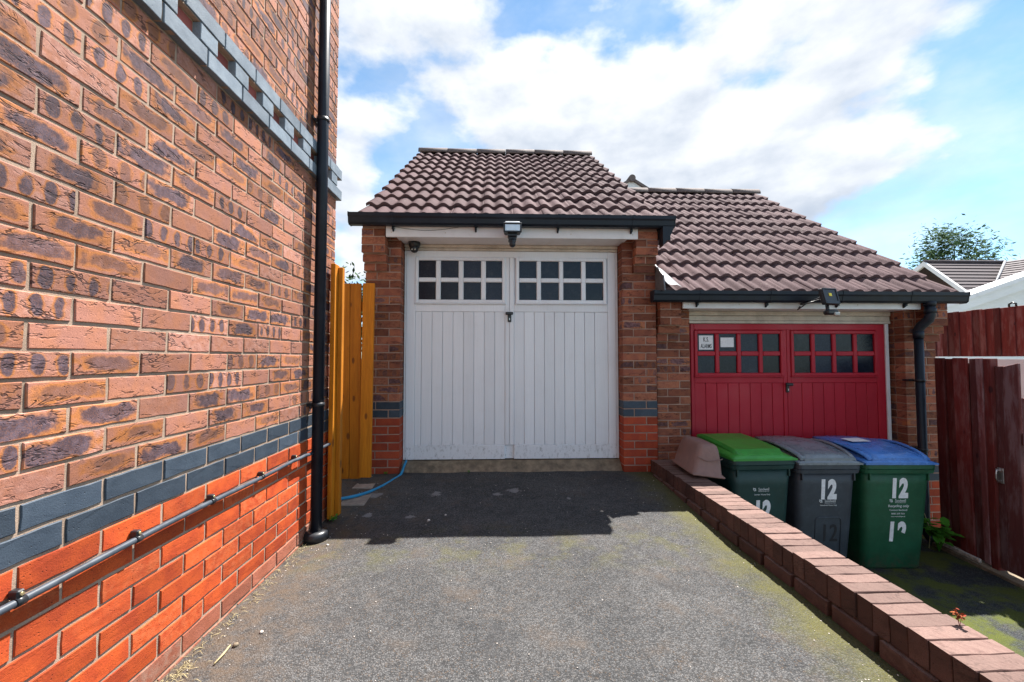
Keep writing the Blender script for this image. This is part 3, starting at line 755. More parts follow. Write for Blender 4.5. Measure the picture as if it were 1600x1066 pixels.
def build_garage(name, label, x0, x1, Yf, ground, bed, eave_z, ridge_y, ridge_z, tile_x0, tile_x1, pierL, pierR, corbL, corbR, gut, fas, brk, roof_clip=None):
    """x0,x1 outer wall faces; bed = top of the red courses"""
    G = thing(name, label, 'garage', ((x0 + x1) / 2, Yf, ground))
    O = Vector(((x0 + x1) / 2, Yf, ground))
    def kid(o): o.location = Vector(o.location) - O; return o
    yb = 2 * ridge_y - Yf
    # gable walls and back wall behind the piers
    for xa, xb in ((x0 + 0.004, x0 + 0.21), (x1 - 0.21, x1 - 0.004)):
        m = MB()
        z1 = eave_z - 0.10; zr = ridge_z - 0.14
        pr = [(Yf + 0.106, -0.66), (yb, -0.66), (yb, z1), (ridge_y, zr), (Yf + 0.106, z1)]
        m.loft([[(xa, a, b) for a, b in pr], [(xb, a, b) for a, b in pr]], smooth=False)
        kid(m.build('gable_wall', 'farbrick', G))
    kid(MB().box(x0 + 0.21, x1 - 0.21, yb - 0.2, yb, -0.66, eave_z - 0.1).build('back_wall', 'farbrick', G))
    # piers: mortar core and bricks
    kmin = int(math.floor((ground - bed) / 0.075)) - 1
    ktop = int(math.floor((eave_z - 0.13 - bed) / 0.075))
    kc = ktop - 4
    for side, (a, b), (ca, cb_) in ((0, pierL, corbL), (1, pierR, corbR)):
        m = MB(); m.box(a + 0.005, b - 0.005, Yf + 0.0035, Yf + 0.25, min(ground, -0.0) - 0.1, bed + 0.075 * (ktop + 1))
        for s in range(ktop - kc + 1):
            pj = min(0.12, 0.04 * (s + 1))
            m.box(ca + 0.005, cb_ - 0.005, Yf - pj + 0.0035, Yf + 0.004, bed + 0.075 * (kc + s) + 0.004, bed + 0.075 * (kc + s + 1) + 0.004)
        m.box(ca + 0.006, cb_ - 0.006, Yf - 0.112, Yf + 0.10, bed + 0.075 * (ktop + 1) + 0.005, eave_z - 0.050)
        kid(m.build('pier_mortar', 'mortar_dim', G))
        w = b - a
        for k in range(kmin, ktop + 1):
            z = bed + 0.075 * k + 0.0375
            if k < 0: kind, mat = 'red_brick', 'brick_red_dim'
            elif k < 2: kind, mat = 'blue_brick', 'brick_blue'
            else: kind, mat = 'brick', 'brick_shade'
            if name == 'red_door_garage' and k < 0 and False: pass
            Ls = (0.215, w - 0.225) if (k + side) % 2 == 0 else (w - 0.225, 0.215)
            x = a
            for L in Ls:
                if L > 0.03: kid(put_brick(kind, mat, G, x + L / 2, Yf + random.uniform(-0.001, 0.001), z, L, 0.0))
                x += L + 0.010
            # bricks in the reveal behind the corner brick
            xr = b if side == 0 else a
            kid(put_brick(kind, mat, G, xr + (-0.0004 if side == 0 else 0.0004), Yf + 0.1675, z, 0.110, R(90) if side == 0 else R(-90), 0.05))
            if k >= kc:
                pj = min(0.12, 0.04 * (k - kc + 1))
                wc = cb_ - ca
                Ls = (wc,) if (k + side) % 2 else ((wc - 0.01) / 2, (wc - 0.01) / 2)
                x = ca
                for L in Ls:
                    kid(put_brick('corbel_brick', 'brick_shade', G, x + L / 2, Yf - pj, z, L, 0.0, min(0.1025, pj + 0.02)))
                    x += L + 0.01
    # roof deck and tiles
    run = ridge_y - 3.76; rise = ridge_z - eave_z; ang = math.atan2(rise, run); sl = math.hypot(run, rise)
    m = MB(); e = 0.065
    xa, xb = tile_x0 + 0.03, tile_x1 - 0.03
    nz = Vector((0, -math.sin(ang), math.cos(ang)))
    def pt(x, s, d): return (x, 3.76 + s * math.cos(ang) + nz.y * d, eave_z + s * math.sin(ang) + nz.z * d)
    m.loft([[pt(x, 0.03, -e), pt(x, sl, -e), pt(x, sl, -e - 0.05), pt(x, 0.03, -e - 0.05)] for x in (xa, xb)], smooth=False)
    kid(m.build('roof_deck', 'mortar_dark', G))
    m = MB()
    m.v = [(xa, ridge_y, ridge_z - 0.05), (xb, ridge_y, ridge_z - 0.05), (xb, yb + 0.2, eave_z - 0.05), (xa, yb + 0.2, eave_z - 0.05), (xa, ridge_y, ridge_z - 0.12), (xb, ridge_y, ridge_z - 0.12), (xb, yb + 0.2, eave_z - 0.12), (xa, yb + 0.2, eave_z - 0.12)]
    m.f = [(0, 1, 2, 3), (7, 6, 5, 4), (0, 4, 5, 1), (1, 5, 6, 2), (2, 6, 7, 3), (3, 7, 4, 0)]; m.sm = [False] * 6
    kid(m.build('rear_roof_slope', 'tile_far', G))
    rows = 11; gauge = (sl - 0.03) / rows
    ntile = int(math.ceil((tile_x1 - tile_x0) / 0.293))
    tw = (tile_x1 - tile_x0) / ntile
    rng = random.Random(len(name))
    for r_ in range(rows):
        for c in range(ntile):
            xc = tile_x0 + (c + 0.5) * tw
            if roof_clip and roof_clip(xc, r_): continue
            o = mobj('roof_tile', TILE, G)
            s = r_ * gauge
            d = rng.uniform(-0.0025, 0.0025)
            o.location = Vector(pt(xc + rng.uniform(-0.0015, 0.0015), s + rng.uniform(-0.003, 0.003), d - 0.006)) - O
            o.rotation_euler = (ang - 0.102 + rng.uniform(-0.006, 0.006), rng.uniform(-0.006, 0.006), rng.uniform(-0.004, 0.004))
            o.scale = (tw / 0.293, 1.0, 1.0)
    # ridge
    x = tile_x0 - 0.01; nr = int(round((tile_x1 - tile_x0 + 0.02) / 0.44)); Lr = (tile_x1 - tile_x0 + 0.02) / nr
    for k in range(nr):
        o = mobj('ridge_tile', RIDGE, G); o.location = Vector((x + k * Lr, ridge_y, ridge_z - 0.075 + rng.uniform(-0.003, 0.003))) - O
        o.scale = (Lr / 0.44 * 0.985, 1, 1); o.rotation_euler = (0, rng.uniform(-0.006, 0.006), 0)
    # fascia, soffit
    fx0, fx1, fz0, fz1 = fas
    kid(box('fascia', 'white_trim', G, fx0, fx1, Yf - 0.14, Yf - 0.118, fz0, fz1, 0.003))
    kid(box('soffit', 'white_trim', G, pierL[1] - 0.02, pierR[0] + 0.02, Yf - 0.118, Yf + 0.13, fz0 + 0.006, fz0 + 0.018))
    for xs in [fx0 + 0.05 + (fx1 - fx0 - 0.1) * q for q in (0.0, 0.22, 0.74, 1.0)]:
        m = MB(); m.tube([(xs, Yf - 0.140, fz0 + 0.04), (xs, Yf - 0.1425, fz0 + 0.04)], 0.005, 8); kid(m.build('nail_cover', 'cream', G))
    # gutter
    gx0, gx1, gz = gut
    pr = gutter_profile()
    m = MB(); m.loft([[(x, Yf - 0.142 + a, gz + b) for a, b in pr] for x in (gx0, gx1)], True, True, True, False)
    gt = kid(m.build('gutter', 'gutter', G))
    for xs in (gx0 - 0.004, gx1 - 0.004):
        m = MB(); pp = pr[:8]
        cxm = -0.05; czm = -0.05
        m.loft([[(x, Yf - 0.142 + cxm + (a - cxm) * 1.06, gz + czm + (b - czm) * 1.06) for a, b in pp] for x in (xs, xs + 0.008)], smooth=False)
        m.build('end_cap', 'gutter', gt)
    for xs in brk:
        m = MB()
        m.loft([[(x, Yf - 0.142 - 0.052 + (a + 0.052) * 1.07, gz + 0.003 + (b * 1.07)) for a, b in pr[:8]] for x in (xs - 0.011, xs + 0.011)], smooth=False)
        m.box(xs - 0.009, xs + 0.009, Yf - 0.175, Yf - 0.142, gz - 0.125, gz - 0.10)
        m.tube([(xs, Yf - 0.165, gz - 0.118), (xs, Yf - 0.141, gz - 0.135)], 0.009, 8)
        m.build('gutter_bracket', 'gutter', gt)
    return G, O, kid

def build_door(G, O, x0, x1, z0, z1, Yd, mat, pane_rows, pane_z, board_top, rail_top, leafs, head_mat):
    """framed door with two leaves; leafs: list of (stile x0, x1, [pane x edges], [board x edges])"""
    def sh(o): o.location = Vector(o.location) - O; return o
    D = sh(MB().box(x0 + 0.004, x1 - 0.004, Yd + 0.022, Yd + 0.05, z0 + 0.004, z1 - 0.004).build('garage_door', mat, G))
    def sub(o): return o            # meshes share the door's (shifted) space
    def bx(name, mt, a, b, c, d, e, f, bev=0.003):
        o = MB().bbox(a, b, c, d, e, f, bev).build(name, mt, D); return o
    cm = (leafs[0][1] + leafs[1][0]) / 2
    bx('stile', mat, x0, leafs[0][0], Yd, Yd + 0.024, z0, z1)
    bx('stile', mat, leafs[1][1], x1, Yd, Yd + 0.024, z0, z1)
    bx('centre_stile', mat, leafs[0][1], cm - 0.0015, Yd, Yd + 0.024, rail_top + 0.001, z1 - 0.06)
    bx('centre_stile', mat, cm + 0.0015, leafs[1][0], Yd, Yd + 0.024, rail_top + 0.001, z1 - 0.06)
    for (a, b, pe, be) in leafs:
        bx('top_rail', mat, a + 0.0005, b - 0.0005, Yd + 0.001, Yd + 0.024, pane_z[-1] + 0.035, z1 - 0.0601)
        bx('middle_rail', mat, a + 0.0005, b - 0.0005, Yd + 0.001, Yd + 0.024, board_top, pane_z[0] - 0.033)
        bx('bottom_rail', mat, a + 0.0005, b - 0.0005, Yd - 0.001, Yd + 0.024, z0 + 0.001, rail_top)
        # window: surround, bars, panes
        wx0, wx1 = pe[0][0] - 0.032, pe[-1][1] + 0.032; wz0, wz1 = pane_z[0] - 0.032, pane_z[-1] + 0.034
        wf = MB()
        wf.bbox(wx0, pe[0][0], Yd - 0.014, Yd + 0.023, wz0, wz1, 0.005); wf.bbox(pe[-1][1], wx1, Yd - 0.014, Yd + 0.023, wz0, wz1, 0.005)
        wf.bbox(pe[0][0] - 0.002, pe[-1][1] + 0.002, Yd - 0.013, Yd + 0.023, wz0, pane_z[0], 0.005); wf.bbox(pe[0][0] - 0.002, pe[-1][1] + 0.002, Yd - 0.013, Yd + 0.023, pane_z[-1], wz1, 0.005)
        wf.build('window_frame', mat, D)
        bx('window_ledge', mat, wx0 - 0.006, wx1 + 0.006, Yd - 0.020, Yd + 0.001, wz0 - 0.010, wz0 + 0.001)
        for i in range(len(pe) - 1):
            bx('glazing_bar', mat, pe[i][1], pe[i + 1][0], Yd - 0.010, Yd + 0.023, pane_z[0] + 0.0005, pane_z[-1] - 0.0005, 0.006)
        for i, (pa, pb) in enumerate(pe):
            if len(pane_z) == 4: bx('glazing_bar', mat, pa + 0.0005, pb - 0.0005, Yd - 0.0095, Yd + 0.023, pane_z[1], pane_z[2], 0.006)
        for (pa, pb) in pe:
            for q in range(0, len(pane_z), 2):
                o = MB().box(pa - 0.001, pb + 0.001, Yd + 0.008, Yd + 0.012, pane_z[q] - 0.001, pane_z[q + 1] + 0.001).build('pane', 'glass', D)
        for i in range(len(be) - 1):
            bx('board', mat, be[i] + 0.0018, be[i + 1] - 0.0018, Yd + 0.006 + random.uniform(-0.0007, 0.0007), Yd + 0.024, rail_top + 0.0005, board_top - 0.0005, 0.0028)
    bx('head_rail', mat, leafs[0][0] + 0.0005, leafs[1][1] - 0.0005, Yd, Yd + 0.024, z1 - 0.0595, z1)
    return D
def door_handle(D, x, z, Yd):
    m = MB(); m.bbox(x - 0.017, x + 0.017, Yd - 0.014, Yd, z - 0.075, z + 0.022, 0.005)
    h = m.build('handle', 'black', D)
    m = MB(); m.tube([(x, Yd, z + 0.005), (x, Yd - 0.035, z + 0.005)], 0.012, 12); m.bbox(x - 0.040, x + 0.034, Yd - 0.052, Yd - 0.032, z - 0.008, z + 0.020, 0.007)
    m.tube([(x, Yd - 0.013, z - 0.045), (x, Yd - 0.017, z - 0.045)], 0.009, 12)
    m2 = MB(); m2.bbox(x - 0.004, x + 0.004, Yd - 0.020, Yd - 0.0165, z - 0.058, z - 0.036, 0.001)
    m.build('lever', 'black', D); m2.build('keyhole', 'silver', D)

YW = 3.94
gw, OW, kw = build_garage('white_door_garage', 'brick garage with white double door and brown tiled roof at the end of the drive', -1.215, 1.512, YW, 0.05, 0.563,
    2.412, 6.80, 4.49, -1.250, 1.545, (-1.215, -0.891), (1.188, 1.512), (-1.220, -1.008), (1.285, 1.490),
    (-1.300, 1.605, 2.392), (-0.998, 1.298, 2.205, 2.325), (-0.93, -0.19, 0.555, 1.23))
def wdoor():
    Yd = 4.075
    L = (-0.782, 0.081); Rr = (0.167, 1.085)
    pl = [(-0.752, -0.587), (-0.540, -0.369), (-0.321, -0.152), (-0.105, 0.052)]
    pr = [(0.217, 0.387), (0.430, 0.605), (0.648, 0.823), (0.868, 1.040)]
    bl = [-0.782, -0.722] + [-0.722 + 0.1004 * k for k in range(1, 9)]
    b2 = [0.167 + 0.0985 * k for k in range(0, 9)] + [1.085]
    bl[-1] = 0.081
    D = build_door(gw, OW, -0.868, 1.160, 0.148, 2.150, Yd, 'white', 2, [1.675, 1.846, 1.889, 2.055], 1.560, 0.282, [(L[0], L[1], pl, bl), (Rr[0], Rr[1], pr, b2)], 'white')
    door_handle(D, 0.124, 1.535, Yd)
    kw(box('door_frame', 'white_trim', gw, -0.887, -0.870, Yd + 0.004, Yd + 0.06, 0.148, 2.15, 0.002))
    kw(box('door_frame', 'white_trim', gw, 1.162, 1.184, Yd + 0.004, Yd + 0.06, 0.148, 2.15, 0.002))
    kw(box('head_trim', 'cream', gw, -0.887, 1.184, Yd - 0.004, Yd + 0.06, 2.153, 2.178, 0.004))
    kw(box('head_trim', 'cream', gw, -0.887, 1.184, Yd - 0.016, Yd + 0.06, 2.180, 2.209, 0.004))
    # sloped concrete sill
    m = MB(); n = 40; rings = []
    for k in range(n + 1):
        x = -0.888 + (1.186 + 0.888) * k / n
        j = 0.012 * mnoise.noise(Vector((x * 6, 0, 3)))
        rings.append([(x, 3.965 + j, 0.0), (x, 4.30, 0.0), (x, 4.30, 0.142), (x, 4.07, 0.140), (x, 3.99 + j, 0.066 + 0.5 * j), (x, 3.968 + j, 0.050)])
    m.loft(rings, smooth=False); kw(m.build('concrete_sill', 'concrete', gw))
wdoor()
YR = 4.00
def clip_red(xc, r_): return False
gr, OR, kr = build_garage('red_door_garage', 'lower brick garage with crimson double door and brown tiled roof, behind the bins', 1.530, 4.315, YR, -0.60, -0.080,
    1.745, 6.72, 3.855, 1.535, 4.285, (1.536, 1.858), (4.000, 4.315), (1.526, 1.728), (4.105, 4.320),
    (1.430, 4.400, 1.728), (1.735, 4.035, 1.575, 1.670), (1.86, 2.52, 3.20, 3.86))
def rdoor():
    Yd = 4.135
    x0, x1 = 1.930, 3.925; z0, z1 = -0.56, 1.455
    cxm = (x0 + x1) / 2 - 0.02
    L = (1.965, cxm - 0.04); Rr = (cxm + 0.04, x1 - 0.085)
    def panes(a, b):
        w = (b - a - 0.03 * 2 - 3 * 0.042) / 4
        return [(a + 0.03 + k * (w + 0.042), a + 0.03 + k * (w + 0.042) + w) for k in range(4)]
    def boards(a, b): return [a + (b - a) * k / 8 for k in range(9)]
    D = build_door(gr, OR, x0, x1, z0, z1, Yd, 'red_paint', 2, [0.965, 1.135, 1.180, 1.355], 0.865, -0.43, [(L[0], L[1], panes(*L), boards(*L)), (Rr[0], Rr[1], panes(*Rr), boards(*Rr))], 'red_paint')
    door_handle(D, cxm - 0.005, 0.845, Yd)
    kr(box('door_frame', 'white_trim', gr, 3.9265, 3.962, Yd - 0.01, Yd + 0.06, z0, z1 + 0.003, 0.003))
    kr(box('door_frame', 'red_paint', gr, 1.858, 1.9285, Yd + 0.012, Yd + 0.06, z0, z1, 0.003))
    for a, b, dy in ((1.458, 1.485, -0.012), (1.487, 1.535, -0.004), (1.537, 1.580, -0.016)):
        kr(box('head_trim', 'cream', gr, 1.860, 3.985, Yd + dy, Yd + 0.06, a, b, 0.004))
    p = panes(*L)
    # alarm notice and a blank card behind the first two panes' glass face
    s = box('alarm_notice', 'sticker', D, p[0][0] + 0.022, p[0][1] - 0.014, Yd + 0.0055, Yd + 0.0072, 1.197, 1.338)
    cxs = (p[0][0] + p[0][1]) / 2 + 0.004
    text('lettering', 'K.S.', 0.060, 'ink', D, (cxs, Yd + 0.0045, 1.278), (R(90), 0, 0), sx=0.62, off=0.012)
    text('lettering', 'ALARMS', 0.060, 'ink', D, (cxs, Yd + 0.0045, 1.212), (R(90), 0, 0), sx=0.50, off=0.012)
    box('blank_card', 'sticker', D, p[1][0] + 0.020, p[1][1] - 0.024, Yd + 0.0055, Yd + 0.0072, 1.222, 1.318)
def text(name, s, size, mat, parent, loc, rot, sx=1.0, off=0.0, align='CENTER', cut=None, ext=0.0004):
    cu = bpy.data.curves.new(name, 'FONT'); cu.body = s; cu.size = size; cu.align_x = align; cu.offset = off * size; cu.extrude = ext
    cu.resolution_u = 4; cu.space_character = 1.0 + 1.6 * off
    tmp = bpy.data.objects.new(name, cu); COL.objects.link(tmp)
    dg = bpy.context.evaluated_depsgraph_get(); dg.update()
    me = bpy.data.meshes.new_from_object(tmp.evaluated_get(dg))
    bpy.data.objects.remove(tmp)
    me.materials.clear(); me.materials.append(M[mat])
    if cut:
        bm = bmesh.new(); bm.from_mesh(me)
        for co, no in cut:
            bmesh.ops.bisect_plane(bm, geom=list(bm.verts) + list(bm.edges) + list(bm.faces), plane_co=co, plane_no=no, clear_outer=True)
        bm.to_mesh(me); bm.free()
    o = mobj(name, me, parent, loc); o.rotation_euler = rot; o.scale = (sx, 1, 1)
    return o
rdoor()

def garage_extras():
    # swan neck and downpipe of the red door garage
    X, Yp = 4.025, 3.86
    m = MB(); m.tube([(4.06, 3.80, 1.645), (4.06, 3.80, 1.60)], 0.046, 16)
    dp = kr(m.build('outlet', 'gutter', gr))
    P = [(4.06, 3.80, 1.615), (4.06, 3.80, 1.52), (4.055, 3.812, 1.475), (X + 0.005, 3.86, 1.42), (X, 3.885, 1.38), (X, 3.885, 1.33)]
    m = MB(); m.tube(P, [0.040, 0.040, 0.041, 0.041, 0.040, 0.040], 16)
    m.tube([(4.06, 3.80, 1.53), (4.06, 3.80, 1.58)], 0.045, 16)
    kr(m.build('swan_neck', 'gutter', gr))
    m = MB(); m.tube([(X, 3.885, 1.36), (X, 3.885, -0.46), (X, 3.875, -0.53), (X, 3.82, -0.575)], 0.036, 18)
    m.tube([(X, 3.885, 1.30), (X, 3.885, 1.37)], 0.042, 18)
    d = kr(m.build('downpipe', 'gutter', gr))
    for z in (0.90, 0.25):
        m = MB(); m.tube([(X, 3.885, z - 0.012), (X, 3.885, z + 0.012)], 0.041, 18); m.box(X - 0.065, X + 0.065, 3.93, 3.997, z - 0.009, z + 0.009)
        m.build('bracket', 'black', d)
    # silver flashing where the red door garage roof meets the white door garage
    ang = math.atan2(3.855 - 1.745, 6.72 - 3.76)
    def pt(x, s, dd): return (x, 3.76 + s * math.cos(ang) - math.sin(ang) * dd, 1.745 + s * math.sin(ang) + math.cos(ang) * dd)
    m = MB(); rings = []
    prof = [(1.512, 0.075), (1.535, 0.055), (1.575, 0.045), (1.615, 0.050), (1.645, 0.036), (1.670, 0.022)]
    for s in (-0.02, 0.10, 0.22, 0.36):
        sh = 0.05 * s
        rings.append([pt(x - 0.15 * s * (1 if x > 1.56 else 0.1), s, dd + 0.012 * s) for x, dd in prof])
    m.loft(rings, False, False, False, True)
    b2 = MB(); rings2 = [[(x, y, z + 0.002) for x, y, z in r_] for r_ in rings]
    kr(m.build('flashing', 'lead', gr))
    # dark lead apron hanging down the pier beside it
    m = MB(); m.v = [(1.505, 3.72, 1.86), (1.512, 3.93, 2.00), (1.515, 3.93, 1.74), (1.510, 3.70, 1.72)]
    m.v += [(x - 0.012, y, z) for x, y, z in m.v]; m.f = [(0, 1, 2, 3), (7, 6, 5, 4), (0, 4, 5, 1), (1, 5, 6, 2), (2, 6, 7, 3), (3, 7, 4, 0)]; m.sm = [False] * 6
    kr(m.build('lead_apron', 'lead', gr))
    # boxed black end under the white door garage gutter, with an added shadow block
    m = MB(); pr = [(1.495, 2.300), (1.600, 2.300), (1.575, 2.235), (1.525, 2.165), (1.495, 2.120)]
    m.loft([[(x, y, z) for x, z in pr] for y in (3.71, 3.80)], smooth=False)
    m.box(1.493, 1.602, 3.802, 3.98, 2.20, 2.36)  # added block, sized to close a lit notch in the roof's cast shadow
    kw(m.build('verge_end_shadow_box', 'gutter', gw))
    # thin cable looping under the white fascia
    pts = [(-0.95 + 0.62 * k / 14, 3.797, 2.300 - 0.035 * math.sin(math.pi * k / 14)) for k in range(15)]
    m = MB(); m.tube(pts, 0.0018, 6); kw(m.build('loose_cable', 'black', gw))
garage_extras()

# ---- security lights and camera
def lights():
    x, y = 0.135, 3.775
    f = thing('security_light', 'small silver security light with sensor above the white garage door', 'security light', (x, 3.80, 2.27))
    def ch(m, n, mt, p=f): o = m.build(n, mt, p); o.location = (-x, -3.80, -2.27); return o
    m = MB(); m.bbox(x - 0.072, x + 0.072, 3.575, 3.675, 2.190, 2.268, 0.010); m.bbox(x - 0.024, x + 0.024, 3.675, 3.80, 2.205, 2.262, 0.006); m.bbox(x - 0.040, x + 0.040, 3.59, 3.68, 2.160, 2.190, 0.006); ch(m, 'housing', 'black')
    m = MB(); m.bbox(x - 0.078, x + 0.078, 3.560, 3.577, 2.186, 2.200, 0.004); m.bbox(x - 0.078, x + 0.078, 3.560, 3.577, 2.258, 2.272, 0.004); m.bbox(x - 0.078, x - 0.066, 3.561, 3.577, 2.200, 2.258, 0.003); m.bbox(x + 0.066, x + 0.078, 3.561, 3.577, 2.200, 2.258, 0.003); ch(m, 'rim', 'black')
    m = MB(); m.bbox(x - 0.066, x + 0.066, 3.566, 3.574, 2.200, 2.258, 0.003); ch(m, 'lens', 'silver')
    m = MB(); m.bbox(x - 0.064, x + 0.064, 3.580, 3.668, 2.270, 2.288, 0.005); ch(m, 'top_plate', 'silver')
    m = MB(); m.bbox(x - 0.034, x + 0.034, 3.595, 3.68, 2.125, 2.160, 0.008); m.tube([(x, 3.61, 2.14), (x, 3.61, 2.095)], 0.026, 14)
    bm = bmesh.new(); bmesh.ops.create_uvsphere(bm, u_segments=14, v_segments=8, radius=0.028); m.addbm(bm, Matrix.Translation((x, 3.607, 2.095)), True); ch(m, 'sensor', 'black')
    # dome camera under the soffit
    x = -0.78; y = 4.00; z = 2.210
    f2 = thing('dome_camera', 'small black dome security camera under the soffit of the white door garage', 'camera', (x, y, z))
    def ch2(m, n, mt): o = m.build(n, mt, f2); o.location = (-x, -y, -z); return o
    m = MB(); m.tube([(x, y, z), (x, y, z - 0.025), (x, y, z - 0.05), (x, y, z - 0.06)], [0.056, 0.055, 0.047, 0.03], 20); ch2(m, 'base', 'black')
    m = MB(); bm = bmesh.new(); bmesh.ops.create_uvsphere(bm, u_segments=18, v_segments=12, radius=0.040); m.addbm(bm, Matrix.Translation((x, y - 0.006, z - 0.062)), True); ch2(m, 'eyeball', 'black')
    for dx in (-0.014, 0.014):
        m = MB(); m.tube([(x + dx, y - 0.036, z - 0.074), (x + dx, y - 0.047, z - 0.078)], 0.0075, 10); ch2(m, 'lens', 'lens')
    # LED floodlight of the red door garage
    x, y, z = 2.905, 3.70, 1.615
    f3 = thing('floodlight', 'black LED floodlight with yellow chip above the red garage door', 'floodlight', (x, 3.86, z))
    def ch3(m, n, mt, mat4=None):
        o = m.build(n, mt, f3); o.location = (-x, -3.86, -z); return o
    T = Matrix.Translation((x, 3.56, 1.655)) @ Matrix.Rotation(R(14), 4, 'Z') @ Matrix.Rotation(R(-14), 4, 'X')
    def tb(parts):
        m = MB()
        for p in parts:
            q = MB(); q.bbox(*p); i = len(m.v); m.v += [tuple(T @ Vector(v)) for v in q.v]; m.f += [tuple(i + k for k in ff) for ff in q.f]; m.sm += q.sm
        return m
    ch3(tb([(-0.082, 0.082, 0.0, 0.035, -0.075, 0.070, 0.006), (-0.06, 0.06, 0.035, 0.055, -0.055, 0.05, 0.006)]), 'housing', 'black')
    ch3(tb([(-0.082, -0.070, -0.010, 0.0, -0.075, 0.070, 0.002), (0.070, 0.082, -0.010, 0.0, -0.075, 0.070, 0.002), (-0.0705, 0.0705, -0.010, 0.0, 0.060, 0.070, 0.002), (-0.0705, 0.0705, -0.010, 0.0, -0.075, -0.045, 0.002)]), 'bezel', 'black')
    ch3(tb([(-0.069, 0.069, -0.004, 0.001, -0.044, 0.059, 0.001)]), 'reflector', 'black')
    ch3(tb([(-0.018, 0.012, -0.008, -0.003, -0.004, 0.024, 0.001)]), 'led_chip', 'yellow')
    m = MB(); m.tube([(x - 0.01, 3.61, 1.66), (x - 0.03, 3.72, 1.63), (x - 0.04, 3.86, 1.62)], 0.012, 8); m.tube([(x - 0.05, 3.62, 1.63), (x - 0.14, 3.66, 1.60), (x - 0.12, 3.80, 1.56), (x - 0.05, 3.86, 1.60)], 0.005, 8); ch3(m, 'bracket', 'black')
    m = MB(); m.tube([(x + 0.0, 3.60, 1.585), (x + 0.0, 3.59, 1.52)], 0.014, 10); m.bbox(x - 0.045, x + 0.06, 3.535, 3.60, 1.490, 1.535, 0.012); ch3(m, 'sensor', 'black')
    m = MB(); m.bbox(x + 0.012, x + 0.062, 3.528, 3.56, 1.482, 1.512, 0.006); ch3(m, 'sensor_window', 'lens')
lights()

# ------------------------------------------------------------------ low wall between the drives
def low_wall():
    Wl = thing('retaining_wall', 'low wall with brick on edge coping between the two drives', 'wall', (1.55, 2.0, 0))
    def kid(o): o.location = Vector(o.location) - Vector((1.55, 2.0, 0)); return o
    def lx(y): return 1.452 - 0.008 * (y - 1.25)
    m = MB(); m.loft([[(lx(y) + 0.008, y, -0.64), (lx(y) + 0.205, y, -0.64), (lx(y) + 0.205, y, 0.160), (lx(y) + 0.008, y, 0.160)] for y in (-1.2, 3.93)], smooth=False)
    kid(m.build('wall_core', 'mortar_dark', Wl))
    y = -1.18
    rng = random.Random(5)
    while y < 3.86:
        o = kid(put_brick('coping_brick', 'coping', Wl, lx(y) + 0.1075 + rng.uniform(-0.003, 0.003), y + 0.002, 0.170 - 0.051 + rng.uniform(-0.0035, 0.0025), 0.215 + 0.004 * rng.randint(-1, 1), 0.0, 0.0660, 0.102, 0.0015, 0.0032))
        o.rotation_euler.y += rng.uniform(-0.006, 0.006); o.rotation_euler.z += rng.uniform(-0.004, 0.004)
        y += 0.0718
    # plinth course under the coping, a little proud
    y = -1.10; k = 0
    while y < 3.80:
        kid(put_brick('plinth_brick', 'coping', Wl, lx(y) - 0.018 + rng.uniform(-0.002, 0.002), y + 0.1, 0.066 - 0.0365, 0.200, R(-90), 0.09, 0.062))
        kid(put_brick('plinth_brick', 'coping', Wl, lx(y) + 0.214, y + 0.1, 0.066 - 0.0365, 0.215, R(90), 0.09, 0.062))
        y += 0.225
    for r_ in range(1, 9):
        y = -1.1 + (0.1125 if r_ % 2 else 0)
        items = []
        while y < 3.80:
            items.append((lx(y) + 0.214 - 1.55, y + 0.1 - 2.0, 0.066 - 0.0365 - 0.075 * r_, 0.215, R(90), 0.09, 0.065)); y += 0.225
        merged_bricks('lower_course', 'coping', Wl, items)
low_wall()

